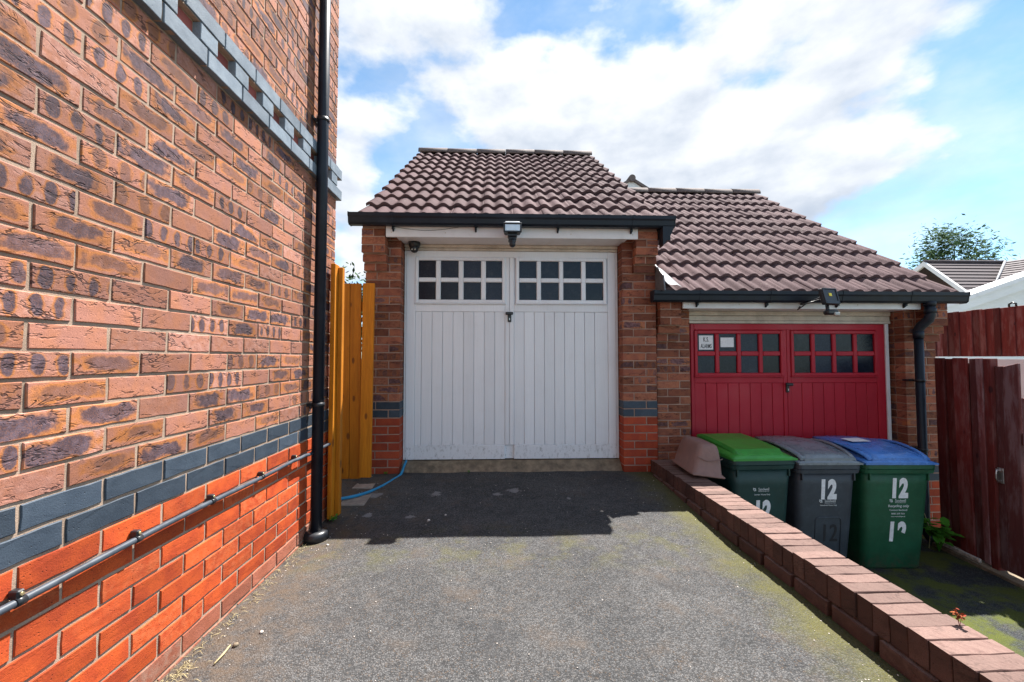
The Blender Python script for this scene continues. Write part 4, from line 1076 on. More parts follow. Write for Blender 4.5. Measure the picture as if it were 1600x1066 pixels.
# ------------------------------------------------------------------ wheelie bins
def wheelie_bin(label, x, y, rz, w, mats, hr=0.875, style='plain', group='wheelie bins in front of the red garage door'):
    body_m, lid_m = mats
    B = thing('wheelie_bin', label, 'bin', (x, y, -0.60), rz, group)
    d = 0.68; t0 = 0.79                      # local: front at y=0, back at y=d
    def ring(z, ws, ds, y0, r=0.05):
        return [(px, py + y0 + ds / 2, z) for px, py in rrect(ws, ds, r)]
    m = MB()
    zs = [(0.0, 0.80, 0.105, 0.52), (0.02, 0.825, 0.098, 0.535), (0.35, 0.865, 0.062, 0.575), (0.70, 0.91, 0.032, 0.62), (hr - 0.07, 0.935, 0.020, 0.645)]
    m.loft([ring(z, w * ws, ds, y0, 0.055) for z, ws, y0, ds in zs], smooth=True)
    body = m.build('body', body_m, B)
    m = MB()
    m.loft([ring(hr - 0.072, w * 0.95, 0.665, 0.012, 0.05), ring(hr - 0.070, w * 0.985, 0.69, -0.002, 0.05), ring(hr - 0.040, w, 0.705, -0.008, 0.05), ring(hr - 0.036, w * 0.985, 0.695, -0.003, 0.05), ring(hr - 0.032, w, 0.71, -0.012, 0.05), ring(hr, w * 1.0, 0.71, -0.012, 0.05)], smooth=False)
    m.build('rim', body_m, B)
    # ribs under the rim corners
    for sx in (-1, 1):
        for yy in (0.03, 0.10):
            MB().bbox(sx * w * 0.40 - 0.006, sx * w * 0.40 + 0.006, yy - 0.02, yy + 0.01, hr - 0.13, hr - 0.068, 0.002).build('rib', body_m, B)
    # lid: domed shell, high at the hinge
    m = MB(); nx, ny = 16, 14; lw = w * 0.985
    def lidz(u, v):
        e = max(0.0, 1 - (abs(u) ** 5)); f = min(1.0, v / 0.10) ** 0.7
        b = min(1.0, (1 - v) / 0.06 + 0.35)
        return hr + 0.012 + (0.030 + 0.045 * v + 0.012 * math.sin(math.pi * v)) * (0.22 + 0.78 * e) * (0.25 + 0.75 * f) * b
    for j in range(ny + 1):
        v = j / ny
        for i in range(nx + 1):
            u = -1 + 2 * i / nx
            m.v.append((u * lw / 2, -0.018 + v * 0.73, lidz(u, v)))
    for j in range(ny):
        for i in range(nx):
            a = j * (nx + 1) + i; m.f.append((a, a + 1, a + nx + 2, a + nx + 1)); m.sm.append(True)
    # skirt
    edge = [i for i in range(nx + 1)] + [j * (nx + 1) + nx for j in range(1, ny + 1)] + [ny * (nx + 1) + i for i in range(nx - 1, -1, -1)] + [j * (nx + 1) for j in range(ny - 1, 0, -1)]
    b0 = len(m.v)
    for k in edge: px, py, pz = m.v[k]; m.v.append((px * 1.004, py, hr + 0.001))
    ne = len(edge)
    for k in range(ne):
        k2 = (k + 1) % ne; m.f.append((edge[k], b0 + k, b0 + k2, edge[k2])); m.sm.append(False)
    lid = m.build('lid', lid_m, B)
    if style == 'plain':
        # raised centre panel with chamfered ends
        m = MB(); rings = []
        for j in range(11):
            v = 0.06 + 0.88 * j / 10
            zc = lidz(0, v)
            rr = 0.026 if 0 < j < 10 else 0.004
            ww = lw * (0.36 if j else 0.33)
            rings.append([(-ww - 0.02, -0.018 + v * 0.73, zc - 0.008), (-ww, -0.018 + v * 0.73, zc + rr * 0.7), (ww, -0.018 + v * 0.73, zc + rr * 0.7), (ww + 0.02, -0.018 + v * 0.73, zc - 0.008)])
        m.loft(rings, True, True, True, False); m.build('lid_panel', lid_m, lid)
    else:
        # arched side lips with hand holes
        for sx in (-1, 1):
            m = MB(); rings = []
            for j in range(17):
                v = 0.04 + 0.80 * j / 16
                up_ = 0.018 + 0.040 * math.sin(math.pi * min(1, (v - 0.04) / 0.80)) ** 0.8
                xx = sx * lw * (0.395 + 0.055 * math.sin(math.pi * (v - 0.04) / 0.80))
                zc = lidz(0.8, v) + up_
                yv = -0.018 + v * 0.73
                rings.append([(xx - 0.026 * sx, yv, zc + 0.002), (xx, yv, zc + 0.006), (xx + 0.020 * sx, yv, zc - 0.004), (xx + 0.022 * sx, yv, zc - 0.016), (xx, yv, zc - 0.010), (xx - 0.024 * sx, yv, zc - 0.014)])
            m.loft(rings, True, True, True, True); m.build('lid_lip', lid_m, lid)
        m = MB(); rings = []
        for j in range(13):
            v = 0.03 + 0.93 * j / 12; zc = lidz(0, v) + 0.012 + 0.022 * math.sin(math.pi * min(1.0, v / 0.9)); ww = lw * 0.385; yv = -0.018 + v * 0.73
            rings.append([(-ww, yv, zc - 0.02), (-ww * 0.96, yv, zc), (-ww * 0.4, yv, zc + 0.006), (ww * 0.4, yv, zc + 0.006), (ww * 0.96, yv, zc), (ww, yv, zc - 0.02)])
        m.loft(rings, True, True, True, True); m.build('lid_panel', lid_m, lid)
    # hinge bar, axle and wheels at the back
    m = MB(); m.tube([(-w * 0.40, d + 0.035, hr + 0.012), (w * 0.40, d + 0.035, hr + 0.012)], 0.014, 12)
    for sx in (-0.36, -0.12, 0.12, 0.36): m.bbox(sx * w - 0.012, sx * w + 0.012, d - 0.01, d + 0.05, hr - 0.01, hr + 0.030, 0.004)
    m.build('hinge_bar', body_m, B)
    for sx in (-1, 1):
        m = MB(); m.tube([(sx * w * 0.40, 0.60, 0.10), (sx * w * 0.40 + sx * 0.045, 0.60, 0.10)], 0.10, 24); m.build('wheel', 'black', B)
    return B, body, w, hr
def front_y(z, hr=0.875):
    # front face of the body at height z (local)
    P = [(0.0, 0.105), (0.02, 0.098), (0.35, 0.062), (0.70, 0.032), (hr - 0.07, 0.020)]
    for (a, b), (c, d_) in zip(P, P[1:]):
        if z <= c: return b + (d_ - b) * (z - a) / (c - a)
    return P[-1][1]
def bin_text(B, s, size, x, z, mat='print', sx=1.0, off=0.0, align='CENTER', cut=None, name='printed_text', tilt=0.0, lift=0.0022):
    sl = math.atan2(front_y(z) - front_y(z + 0.1), 0.1)
    return text(name, s, size, mat, B, (x, front_y(z) - lift, z), (R(90) + sl, tilt, 0), sx, off, align, cut)
def logo(B, x, z, k=1.0):
    """chequered emblem and the council's name"""
    m = MB(); q = 0.0085 * k; y = front_y(z) - 0.0022
    for i, j in ((0, 1), (1, 0), (1, 2), (2, 1), (2, 2), (0, 2.3), (2.2, 0.2)):
        m.box(x - 0.078 * k + i * q, x - 0.078 * k + (i + 0.92) * q, y - 0.0004, y + 0.0004, z + j * q - 0.004, z + (j + 0.92) * q - 0.004)
    m.build('emblem', 'print', B)
    bin_text(B, 'Sandwell', 0.034 * k, x + 0.018 * k, z, sx=0.82, off=0.004)
    bin_text(B, 'Metropolitan Borough Council', 0.0085 * k, x + 0.018 * k, z - 0.010 * k, sx=0.90, off=0.01)
BINS = []
B1, *_ = wheelie_bin('dark green wheelie bin with bright green lid, nearest the low wall', 2.118, 3.30, R(2), 0.535, ('bin_teal', 'lid_green'), 0.905)
logo(B1, -0.005, 0.660, 0.92); bin_text(B1, 'Garden Waste Only', 0.016, 0.0, 0.622, off=0.01)
bin_text(B1, '12', 0.205, 0.005, 0.430, 'sticker', 0.66, 0.062, name='number_sticker')
B2, *_ = wheelie_bin('slate grey wheelie bin with pale grey lid, the middle bin', 2.655, 3.31, R(-1), 0.525, ('bin_grey', 'lid_grey'), 0.865, 'lips')
bin_text(B2, '12', 0.205, 0.005, 0.590, 'sticker', 0.66, 0.062, name='number_sticker')
logo(B2, 0.012, 0.555, 0.92); bin_text(B2, 'Household Waste Only', 0.014, 0.015, 0.526, off=0.01)
def arch_panel(B):
    m = MB(); zc = 0.24
    out = [(-0.105, 0.02), (-0.105, 0.40)] + [(-0.075 + 0.03 * math.cos(a), 0.40 + 0.03 * math.sin(a)) for a in (R(150), R(120), R(90))] + [(0.075 + 0.03 * math.cos(a), 0.40 + 0.03 * math.sin(a)) for a in (R(90), R(60), R(30))] + [(0.105, 0.40), (0.105, 0.02)]
    m.tube([(x + 0.02, front_y(z) - 0.001, z) for x, z in out], 0.0055, 6); m.build('moulded_panel', 'bin_grey', B)
    bin_text(B, '12', 0.20, 0.03, 0.235, 'ink', 0.72, 0.01, name='painted_number')
arch_panel(B2)
B3, *_ = wheelie_bin('bottle green wheelie bin with blue lid and peeling number, beside the downpipe', 3.222, 3.29, R(-2), 0.585, ('bin_green', 'lid_blue'), 0.865, 'lips')
bin_text(B3, '12', 0.205, 0.010, 0.600, 'sticker', 0.66, 0.062, name='number_sticker')
logo(B3, 0.010, 0.558, 0.9); bin_text(B3, 'Recycling only', 0.028, 0.012, 0.515, off=0.02); bin_text(B3, 'Contact Sandwell', 0.020, 0.012, 0.484, off=0.01)
bin_text(B3, '0845 359 7501', 0.018, 0.012, 0.455, off=0.012); bin_text(B3, 'www.sandwell.gov.uk', 0.013, 0.012, 0.434, off=0.008)
bin_text(B3, '1', 0.205, -0.035, 0.245, 'sticker', 0.66, 0.062, name='number_sticker', tilt=R(1))
bin_text(B3, '2', 0.205, 0.050, 0.245, 'sticker', 0.66, 0.062, name='number_sticker', cut=[((0.0, 0.062, 0), (-0.35, -1, 0))])
# worn label on the blue lid
o = MB().box(-0.12, 0.06, 0.30, 0.42, 0.0, 0.0012).build('worn_label', 'sticker', B3, (0, 0, 0.974)); o.rotation_euler = (R(3.0), 0, R(6))

# ---- upturned trough
def trough():
    T = thing('planter_trough', 'brown plastic planter trough upturned on the end of the low wall', 'planter', (1.665, 3.50, 0.172), R(-3))
    m = MB(); rings = []
    for z, w, d, r in ((0.0, 0.250, 0.460, 0.035), (0.018, 0.250, 0.460, 0.035), (0.020, 0.232, 0.44, 0.035), (0.12, 0.205, 0.415, 0.04), (0.20, 0.175, 0.39, 0.045), (0.235, 0.150, 0.37, 0.05), (0.245, 0.115, 0.34, 0.045)):
        rings.append([(x, y, z) for x, y in rrect(w, d, r, 5)])
    m.loft(rings, True, True, True, True)
    b = m.build('tub', 'planter', T); b.rotation_euler = (0, R(7), 0); b.location = (0, 0, 0.014)
    m = MB(); pts = [(-0.10 + 0.2 * k / 12, -0.213, 0.15 - 0.03 * math.sin(math.pi * k / 12)) for k in range(13)]
    m.tube(pts, 0.0035, 6); c = m.build('moulded_swag', 'planter', T); c.rotation_euler = (0, R(7), 0); c.location = (0, 0, 0.014)
    m = MB(); m.bbox(-0.128, 0.128, -0.235, 0.235, 0.0, 0.016, 0.006); c = m.build('rim', 'planter', T); c.rotation_euler = (0, R(7), 0); c.location = (0, 0, 0.014)
trough()

# ------------------------------------------------------------------ orange timber gate by the house corner
def plank(name, mat, parent, w, t, h, loc, rot=(0, 0, 0), bev=0.003, seed=0, topcut=0.0):
    """plank with origin at its foot, w along x, t along y"""
    bm = bmesh.new(); bmesh.ops.create_cube(bm, size=1.0)
    for v in bm.verts:
        v.co = Vector((v.co.x * w, v.co.y * t, (v.co.z + 0.5) * h))
        if v.co.z > h * 0.5: v.co.z += topcut * v.co.x / w
    bmesh.ops.bevel(bm, geom=list(bm.edges), offset=bev, segments=1, affect='EDGES')
    m = MB(); m.addbm(bm); o = m.build(name, mat, parent, loc); o.rotation_euler = rot; return o
def orange_gate():
    p = thing('gate_post', 'tall bright orange timber post fixed at the house corner', 'post', (-1.128, 2.975, 0.028))
    plank('post', 'wood_orange', p, 0.030, 0.085, 1.74, (0.0, 0.0, 0), (0, 0, R(0)))
    plank('batten', 'wood_orange', p, 0.030, 0.045, 1.72, (0.031, 0.035, 0.005), (0, 0, 0))
    g = thing('garden_gate', 'orange stained timber side gate between house and white door garage', 'gate', (-1.24, 3.75, 0.07))
    ox, oy, oz = -1.24, 3.75, 0.07
    for x, w in ((-1.325, 0.075), (-1.226, 0.072)):
        plank('board', 'wood_orange', g, w + 0.022, 0.022, 1.70, (x - ox + 0.002, 0, 0.0), (0, R(-0.5), 0))
    plank('board', 'wood_orange', g, 0.100, 0.024, 1.68, (-1.128 - ox, -0.03, 0.018), (0, R(0.4), 0))
    plank('board', 'wood_orange', g, 0.095, 0.022, 1.70, (-1.42 - ox, 0, 0), (0, 0, 0))
    for z in (0.30, 1.50):
        MB().bbox(-0.27, 0.14, 0.014, 0.055, z - 0.04, z + 0.04, 0.003).build('ledge', 'wood_orange', g)
orange_gate()

# ------------------------------------------------------------------ red brown fence and gate on the right
def red_fence():
    F = thing('board_fence', 'dark red brown board fence beside the red garage downpipe', 'fence', (4.10, 3.6, -0.6))
    O = Vector((4.10, 3.6, -0.6))
    def fx(y): return 4.06 - (3.756 - y) * 0.12
    ang = math.atan(0.12)
    spec = [(3.726, 0.088, 0.0, 0), (3.632, 0.140, 0.026, 0), (3.524, 0.122, -0.004, 0), (3.420, 0.076, 0.006, 2), (3.356, 0.048, -0.012, 2)]
    for y, w, dx, k in spec:
        plank('board', 'wood_faded' if k == 2 else 'wood_red', F, w, 0.022, 1.67 + random.uniform(-0.008, 0.004), (fx(y) + dx - O.x, y - O.y, 0.045), (R(random.uniform(-0.4, 0.4)), 0, R(90) - ang))
    plank('post', 'wood_red', F, 0.060, 0.057, 1.71, (fx(3.30) + 0.012 - O.x, 3.30 - O.y, 0.0), (0, 0, -ang))
    for z in (0.35, 1.35):
        plank('backing_board', 'wood_red', F, 0.46, 0.012, 1.62, (fx(3.54) + 0.050 - O.x, 3.54 - O.y, 0.05), (0, 0, R(90) - ang)) if z < 1 else None
        plank('rail', 'wood_red', F, 0.50, 0.045, 0.08, (fx(3.56) + 0.085 - O.x, 3.56 - O.y, z), (0, 0, R(90) - ang))
    G = thing('plank_gate', 'faded plank gate with a galvanised latch at the right edge', 'gate', (4.07, 3.36, -0.6))
    O2 = Vector((4.07, 3.36, -0.6))
    for y, w, k, tc in ((3.240, 0.054, 2, 0.0), (3.156, 0.112, 2, -0.03), (3.02, 0.130, 2, 0.0), (2.87, 0.135, 0, 0.0), (2.72, 0.135, 2, 0.0)):
        h = 1.60 if y > 3.2 else (1.61 if y > 3.1 else 1.36)
        plank('board', 'wood_faded' if k == 2 else 'wood_red', G, w, 0.022, h, (fx(y) + 0.004 - O2.x, y - O2.y, 0.05), (R(0.6), 0, R(90) - ang), topcut=tc)
    for z in (0.30, 1.05):
        plank('rail', 'wood_red', G, 0.62, 0.04, 0.09, (fx(2.95) + 0.037 - O2.x, 2.95 - O2.y, z), (0, 0, R(90) - ang))
    y = 3.238; x = fx(y) - 0.008
    m = MB(); m.bbox(x - 0.003, x + 0.001, y - 0.020, y + 0.022, 0.125, 0.245, 0.001); m = m.build('latch_plate', 'silver', G); m.location = -O2
    m = MB(); m.tube([(x - 0.003, y + 0.004, 0.232), (x - 0.030, y + 0.004, 0.226), (x - 0.036, y + 0.004, 0.20), (x - 0.036, y + 0.004, 0.165), (x - 0.026, y + 0.004, 0.145), (x - 0.003, y + 0.004, 0.140)], 0.0055, 8)
    m.bbox(x - 0.022, x - 0.003, y - 0.012, y + 0.02, 0.222, 0.236, 0.002); m = m.build('latch_handle', 'silver', G); m.location = -O2
    # concrete edging under both
    e = MB(); e.loft([[(fx(y) - 0.07, y, -0.62), (fx(y) + 0.10, y, -0.62), (fx(y) + 0.10, y, -0.565), (fx(y) - 0.07, y, -0.575)] for y in (2.2, 3.80)], smooth=False)
    struct(e.build('kerb', 'concrete'))
    e = MB(); e.bbox(-0.012, 0.012, -0.18, 0.18, 0, 0.03, 0.004); e = e.build('timber_offcut', 'stone', None, (fx(3.58) - 0.035, 3.58, -0.571)); e.rotation_euler = (0, 0, -ang)
    tag(e, 'pale timber strip lying under the dark red board fence', 'timber strip')
red_fence()

def back_fence():
    # rendered wall with a board fence on top, farther back on the right
    w = thing('rendered_wall', 'pale rendered garden wall under the upper board fence', 'wall', (7.1, 6.0, -0.66))
    MB().box(-0.04, 0.16, -2.6, 2.4, 0.0, 1.755).build('wall_face', 'render', w)
    F = thing('upper_fence', 'maroon vertical board fence standing on the pale rendered wall', 'fence', (7.1, 6.0, 1.12))
    y = 7.4; k = 0
    while y > 3.9:
        plank('board', 'wood_faded' if random.random() < 0.35 else 'wood_red', F, (0.070 if k % 2 else 0.135) + random.uniform(-0.004, 0.004), 0.02, 0.69 + random.uniform(-0.006, 0.006), ((0.0 if k % 2 else 0.020) , y - 6.0, 0.012), (0, 0, R(90)))
        y -= 0.088; k += 1
    for z in (0.12, 0.52):
        MB().bbox(0.036, 0.08, -2.1, 1.5, z, z + 0.06, 0.003).build('rail', 'wood_red', F)
    MB().tube([(-0.0, -0.42, 0.70), (-0.0, -0.42, 0.735), (-0.0, -0.46, 0.755), (-0.0, -0.50, 0.735), (-0.0, -0.50, 0.70)], 0.012, 8).build('hook', 'black', F)
back_fence()

# ------------------------------------------------------------------ houses and trees beyond
def stepped_roof(m, p0, p1, q0, q1, n, t=0.05):
    """courses of far tiles as overlapping strips: p0-p1 eave, q0-q1 ridge"""
    p0, p1, q0, q1 = map(Vector, (p0, p1, q0, q1))
    nrm = (p1 - p0).cross(q0 - p0).normalized()
    if nrm.z < 0: nrm = -nrm
    for k in range(n):
        a = k / n; b = min(1.0, (k + 1.15) / n)
        A, B_ = p0.lerp(q0, a) + nrm * t, p1.lerp(q1, a) + nrm * t
        C_, D_ = p1.lerp(q1, b), p0.lerp(q0, b)
        i = len(m.v)
        m.v += [tuple(A), tuple(B_), tuple(C_), tuple(D_), tuple(A - nrm * t), tuple(B_ - nrm * t)]
        m.f += [(i, i + 1, i + 2, i + 3), (i + 4, i + 5, i + 1, i)]; m.sm += [False, False]
def far_houses():
    # house with grey brown hipped tile roof, right background
    h = thing('far_house', 'distant house with grey brown tiled roof and white verge, behind the white gable', 'house', (20.0, 16.0, -0.66))
    O = Vector((20.0, 16.0, -0.66))
    def kid(o): o.location = -O; return o
    zr = 5.02; ze = 2.95
    m = MB(); m.box(18.0, 25.5, 16.6, 22.5, -0.66, ze + 0.2); kid(m.build('wall', 'farbrick', h))
    m = MB(); stepped_roof(m, (17.62, 14.5, ze), (21.5, 14.5, ze), (17.62, 16.6, zr), (20.97, 16.6, zr), 13, 0.035); kid(m.build('roof', 'tile_far', h))
    m = MB(); stepped_roof(m, (17.75, 14.45, 3.48), (20.6, 11.2, 3.40), (20.97, 16.6, zr + 0.06), (23.9, 13.3, zr + 0.30), 13, 0.035); kid(m.build('roof', 'tile_far', h))
    m = MB(); m.v = [(17.62, 16.6, zr), (20.97, 16.6, zr), (21.4, 20.5, ze), (17.62, 20.5, ze)]; m.f = [(0, 1, 2, 3)]; m.sm = [False]; kid(m.build('rear_roof_slope', 'tile_far', h))
    m = MB(); m.tube([(20.92, 16.5, zr + 0.05), (17.72, 14.40, 3.50)], 0.045, 6); kid(m.build('valley', 'lead', h))
    m = MB()
    for ya, za, yb_, zb in ((14.45, ze, 16.6, zr), (16.6, zr, 20.5, ze)):
        m.loft([[(17.52, y, z - 0.16), (17.62, y, z - 0.16), (17.62, y, z + 0.03), (17.52, y, z + 0.03)] for y, z in ((ya, za), (yb_, zb))], smooth=False)
    kid(m.build('bargeboard', 'offwhite', h))
    m = MB(); m.tube([(17.55, 16.6, zr + 0.03), (21.0, 16.6, zr + 0.05)], 0.07, 8); kid(m.build('ridge', 'tile_far', h))
    # white gabled outbuilding
    g = thing('white_outbuilding', 'white gabled outbuilding with pale bargeboards above the upper fence', 'building', (12.0, 9.4, -0.66))
    O3 = Vector((12.0, 9.4, -0.66))
    def kid3(o): o.location = -O3; return o
    apx, apz = 13.6, 3.24; ex, ez = 9.9, 1.99
    m = MB(); pr = [(ex + 0.3, -0.66), (17.3, -0.66), (17.3, ez), (apx, apz - 0.05), (ex + 0.3, ez + 0.06)]
    m.loft([[(x, y, z) for x, z in pr] for y in (9.4, 9.62)], smooth=False); kid3(m.build('gable_wall', 'offwhite', g))
    for s, (xa, za), y0 in ((0, (ex, ez), 9.30), (1, (17.6, ez), 9.30)):
        dz = 0.20
        m = MB(); m.loft([[(xa, y, za - 0.06), (apx, y, apz - 0.06), (apx, y, apz + dz - 0.06), (xa, y, za + dz - 0.06)] for y in (9.24, 9.30)], smooth=False); kid3(m.build('bargeboard', 'offwhite', g))
        m = MB(); m.loft([[(xa, y, za + 0.15), (apx, y, apz + 0.15), (apx, y, apz + 0.25), (xa, y, za + 0.25)] for y in (9.20, 9.70)], smooth=False); kid3(m.build('roof_sheet', 'white_trim', g))
    # gable of a house behind the garages
    k_ = thing('rear_house', 'gable tip of a house with white bargeboard showing between the two garage roofs', 'house', (3.9, 12.0, -0.66))
    O4 = Vector((3.9, 12.0, -0.66))
    def kid4(o): o.location = -O4; return o
    ax, az = 3.93, 6.31; s_ = 0.62; hw = 3.6
    m = MB(); pr = [(ax - hw + 0.2, -0.66), (ax + hw - 0.2, -0.66), (ax + hw - 0.2, az - s_ * (hw - 0.2) - 0.16), (ax, az - 0.16), (ax - hw + 0.2, az - s_ * (hw - 0.2) - 0.16)]
    m.loft([[(x, y, z) for x, z in pr] for y in (12.1, 18.0)], smooth=False); kid4(m.build('wall', 'farbrick', k_))
    for sg in (-1, 1):
        m = MB(); m.loft([[(ax, y, az - 0.25), (ax + sg * hw, y, az - 0.25 - s_ * hw), (ax + sg * hw, y, az - 0.02 - s_ * hw), (ax, y, az - 0.02)] for y in (12.03, 12.09)], smooth=False); kid4(m.build('bargeboard', 'offwhite', k_))
        m = MB(); m.loft([[(ax, y, az - 0.03), (ax + sg * hw, y, az - 0.03 - s_ * hw), (ax + sg * hw, y, az + 0.05 - s_ * hw), (ax, y, az + 0.05)] for y in (11.95, 18.2)], smooth=False); kid4(m.build('roof_slope', 'ridge', k_))
    m = MB(); m.tube([(ax, 11.93, az + 0.02), (ax, 18.2, az + 0.02)], 0.10, 12); kid4(m.build('ridge', 'ridge', k_))
far_houses()

def tree(name, label, cat, base, h, crown_c, crown_r, nleaf, leaf, clumps, seed, mat='leaf'):
    rng = random.Random(seed)
    T = thing(name, label, cat, base)
    cc = Vector(crown_c)
    m = MB(); tr = 0.006 * h + 0.02
    m.tube([(0, 0, 0), (0.02 * h, 0, h * 0.3), (0.0, 0.01 * h, h * 0.6), (cc.x * 0.8, cc.y, cc.z + crown_r[2] * 0.4)], [tr * 1.5, tr, tr * 0.8, tr * 0.25], 8)
    cl = []
    for k in range(clumps):
        while True:
            p = Vector((rng.uniform(-1, 1), rng.uniform(-1, 1), rng.uniform(-1, 1)))
            if 0.25 < p.length < 1.0: break
        p = Vector((p.x * crown_r[0], p.y * crown_r[1], p.z * crown_r[2])) + cc
        cl.append((p, rng.uniform(0.14, 0.30) * min(crown_r)))
        a = Vector((cc.x * 0.6, 0, h * rng.uniform(0.35, 0.7)))
        m.tube([a, a.lerp(p, 0.5) + Vector((0, 0, 0.03 * h)), p], [tr * 0.4, tr * 0.22, tr * 0.08], 5)
    m.build('trunk', 'bark', T)
    c = MB()
    for i in range(nleaf):
        p, r_ = cl[rng.randrange(len(cl))]
        q = p + Vector((rng.gauss(0, 1), rng.gauss(0, 1), rng.gauss(0, 0.9))) * r_
        a = Vector((rng.gauss(0, 1), rng.gauss(0, 1), rng.gauss(0, 1))).normalized(); b = a.orthogonal().normalized()
        s = leaf * rng.uniform(0.6, 1.3)
        k = len(c.v)
        c.v += [tuple(q - a * s), tuple(q + b * s * 0.42), tuple(q + a * s), tuple(q - b * s * 0.42)]; c.f.append((k, k + 1, k + 2, k + 3)); c.sm.append(False)
    c.build('crown', mat, T)
    return T
tree('deciduous_tree', 'loose airy green tree behind the distant tiled roof', 'tree', (27.3, 24.0, -0.66), 9.0, (0, 0, 7.75), (1.95, 1.8, 1.75), 5200, 0.13, 44, 11)
tree('garden_shrub', 'green leafy shrub showing over the orange gate', 'shrub', (-2.75, 8.0, 0.0), 2.5, (0, 0, 1.92), (0.75, 0.7, 0.80), 2600, 0.05, 30, 4)
def yard():
    # dark bin glimpsed through the gap in the gate
    B, *_ = wheelie_bin('black wheelie bin glimpsed through the gap in the orange gate', -1.62, 4.75, R(8), 0.56, ('black', 'black'), 0.90, 'plain', 'bins behind the gate')
    B.location.z = 0.042
    del B['group']
yard()

# ------------------------------------------------------------------ small things on the ground
def hose():
    P = [(-0.845, 4.03, 0.150), (-0.852, 3.97, 0.118), (-0.865, 3.90, 0.062), (-0.90, 3.78, 0.052), (-0.95, 3.62, 0.046), (-1.02, 3.46, 0.045), (-1.10, 3.34, 0.050), (-1.20, 3.26, 0.055), (-1.36, 3.22, 0.056), (-1.7, 3.30, 0.056)]
    # smooth through the points
    pts = []
    for i in range(len(P) - 1):
        p0 = Vector(P[max(i - 1, 0)]); p1 = Vector(P[i]); p2 = Vector(P[i + 1]); p3 = Vector(P[min(i + 2, len(P) - 1)])
        for k in range(6):
            t = k / 6
            pts.append(0.5 * ((2 * p1) + (p2 - p0) * t + (2 * p0 - 5 * p1 + 4 * p2 - p3) * t * t + (3 * p1 - p0 - 3 * p2 + p3) * t ** 3))
    pts.append(Vector(P[-1]))
    tag(MB().tube(pts, 0.0115, 12).build('garden_hose', 'hose'), 'bright blue garden hose curving from the white garage door past the gate', 'hose')
hose()
def pebbles():
    rng = random.Random(21)
    def stone(m, x, y, r, z=None):
        bm = bmesh.new(); bmesh.ops.create_icosphere(bm, subdivisions=1, radius=1.0)
        zz = drive_z(y) if z is None else z
        sx, sy, sz = r * rng.uniform(0.8, 1.4), r * rng.uniform(0.7, 1.1), r * rng.uniform(0.4, 0.65)
        for v in bm.verts: v.co *= rng.uniform(0.85, 1.12)
        m.addbm(bm, Matrix.Translation((x, y, zz + sz * 0.5)) @ Matrix.Rotation(rng.uniform(0, 6), 4, 'Z') @ Matrix.Diagonal((sx, sy, sz, 1.0)), True)
    m = MB()
    for i in range(520):
        x = rng.uniform(-1.12, 1.40); y = rng.uniform(0.7, 3.9)
        if rng.random() < 0.25: x = -1.14 + abs(rng.gauss(0, 0.10))
        elif rng.random() < 0.25: x = 1.42 - abs(rng.gauss(0, 0.08))
        stone(m, x, y, rng.uniform(0.0014, 0.0038))
    o = m.build('grit', 'stone', None, None, 'stuff'); o['label'] = 'fine pale grit scattered over the tarmac drive'; o['category'] = 'grit'
    for x, y, r, lb in ((-0.46, 2.935, 0.015, 'largest pale pebble lying in the shade on the drive'), (-0.355, 3.02, 0.009, 'small round white pebble just behind the largest pebble'), (-1.005, 2.60, 0.009, 'white pebble near the foot of the house downpipe'), (-0.955, 1.80, 0.012, 'whitish stone chip lying near the house wall'), (-1.01, 1.72, 0.014, 'dark stone beside the twig at the house wall')):
        m = MB(); stone(m, 0, 0, r, 0.0); o = m.build('pebble', 'stone' if 'dark' not in lb else 'concrete', None, (x, y, drive_z(y) + 0.001)); tag(o, lb, 'pebble', 'pebbles on the drive')
    m = MB(); m.tube([(0, 0, 0.004), (0.006, -0.05, 0.006), (0.004, -0.10, 0.004)], [0.003, 0.004, 0.003], 6)
    tag(m.build('twig', 'straw', None, (-1.03, 1.72, 0.001)), 'pale dry twig lying at the foot of the house wall', 'twig')
    # dry grass at the wall foot
    m = MB()
    for i in range(260):
        y = rng.uniform(1.2, 2.6) if rng.random() < 0.6 else rng.gauss(1.52, 0.07); x = -1.150 + abs(rng.gauss(0, 0.025))
        a = rng.uniform(0, 6.28); L = rng.uniform(0.012, 0.045)
        m.tube([(x, y, drive_z(y) + 0.002), (x + 0.5 * L * math.cos(a), y + 0.5 * L * math.sin(a), drive_z(y) + rng.uniform(0.004, 0.014)), (x + L * math.cos(a), y + L * math.sin(a), drive_z(y) + 0.003)], 0.0008, 3)
    o = m.build('dry_grass', 'straw', None, None, 'stuff'); o['label'] = 'dry grass litter along the foot of the house wall'; o['category'] = 'dry grass'
pebbles()
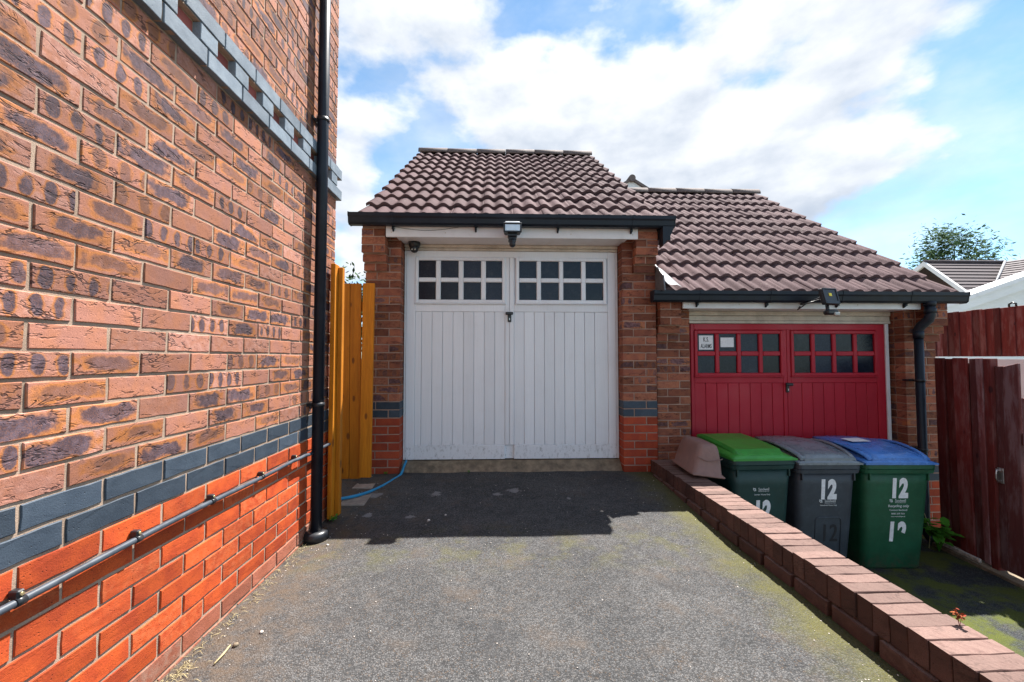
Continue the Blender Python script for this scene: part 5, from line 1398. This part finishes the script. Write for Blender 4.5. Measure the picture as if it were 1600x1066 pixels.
def leafy(name, label, cat, loc, n, spread, h, leaf, mat, seed, stems=6):
    rng = random.Random(seed); P = thing(name, label, cat, loc)
    st = MB(); lf = MB()
    for s in range(stems):
        a = rng.uniform(0, 6.28); r_ = spread * rng.uniform(0.3, 1.0)
        tip = Vector((r_ * math.cos(a), r_ * math.sin(a), h * rng.uniform(0.55, 1.0)))
        mid = tip * 0.5 + Vector((0, 0, h * 0.15))
        st.tube([(0, 0, 0), mid, tip], [0.004 * h / 0.3, 0.003 * h / 0.3, 0.0015 * h / 0.3], 5)
        for k in range(n // stems):
            t = rng.uniform(0.35, 1.0); p = mid.lerp(tip, max(0, t * 2 - 1)) if t > 0.5 else Vector((0, 0, 0)).lerp(mid, t * 2)
            d = Vector((rng.gauss(0, 1), rng.gauss(0, 1), rng.uniform(-0.3, 0.7))).normalized(); sd_ = d.cross(Vector((0, 0, 1))).normalized()
            L = leaf * rng.uniform(0.6, 1.2); i = len(lf.v)
            up_ = Vector((0, 0, 1))
            lf.v += [tuple(p), tuple(p + d * L * 0.3 + sd_ * L * 0.32 + up_ * L * 0.06), tuple(p + d * L * 0.65 + sd_ * L * 0.30), tuple(p + d * L - up_ * L * 0.12), tuple(p + d * L * 0.65 - sd_ * L * 0.30), tuple(p + d * L * 0.3 - sd_ * L * 0.32 + up_ * L * 0.06)]
            lf.f.append(tuple(i + q for q in range(6))); lf.sm.append(False)
    st.build('stem', mat, P); lf.build('leaves', mat, P)
    return P
leafy('weed_plant', 'bright green leafy weed growing by the downpipe of the red door garage', 'plant', (3.93, 3.68, -0.60), 72, 0.17, 0.30, 0.085, 'leaf_weed', 3, 9)
leafy('small_weed', 'tiny reddish weed sprouting from the near end of the coping', 'weed', (1.640, 1.475, 0.166), 34, 0.018, 0.065, 0.015, 'leaf_red', 8, 4)
leafy('small_weed', 'tiny green weed at the foot of the left garage pier', 'weed', (-1.005, 3.925, 0.052), 20, 0.03, 0.03, 0.018, 'leaf_weed', 12, 5)
leafy('small_weed', 'tiny green weed in front of the concrete sill', 'weed', (-0.26, 3.955, 0.052), 18, 0.025, 0.03, 0.016, 'leaf_weed', 13, 5)
leafy('small_weed', 'tiny green weed at the foot of the bright orange post', 'weed', (-1.10, 2.93, 0.012), 26, 0.03, 0.045, 0.022, 'leaf_weed', 14, 5)
m = MB(); m.tube([(0, 0, 0), (0.02, 0.0, 0.16), (-0.02, 0.01, 0.30), (-0.05, 0.01, 0.36)], 0.004, 6)
tag(m.build('dry_stalk', 'straw', None, (3.90, 3.74, -0.60)), 'single pale dry stalk above the green weed', 'stalk')
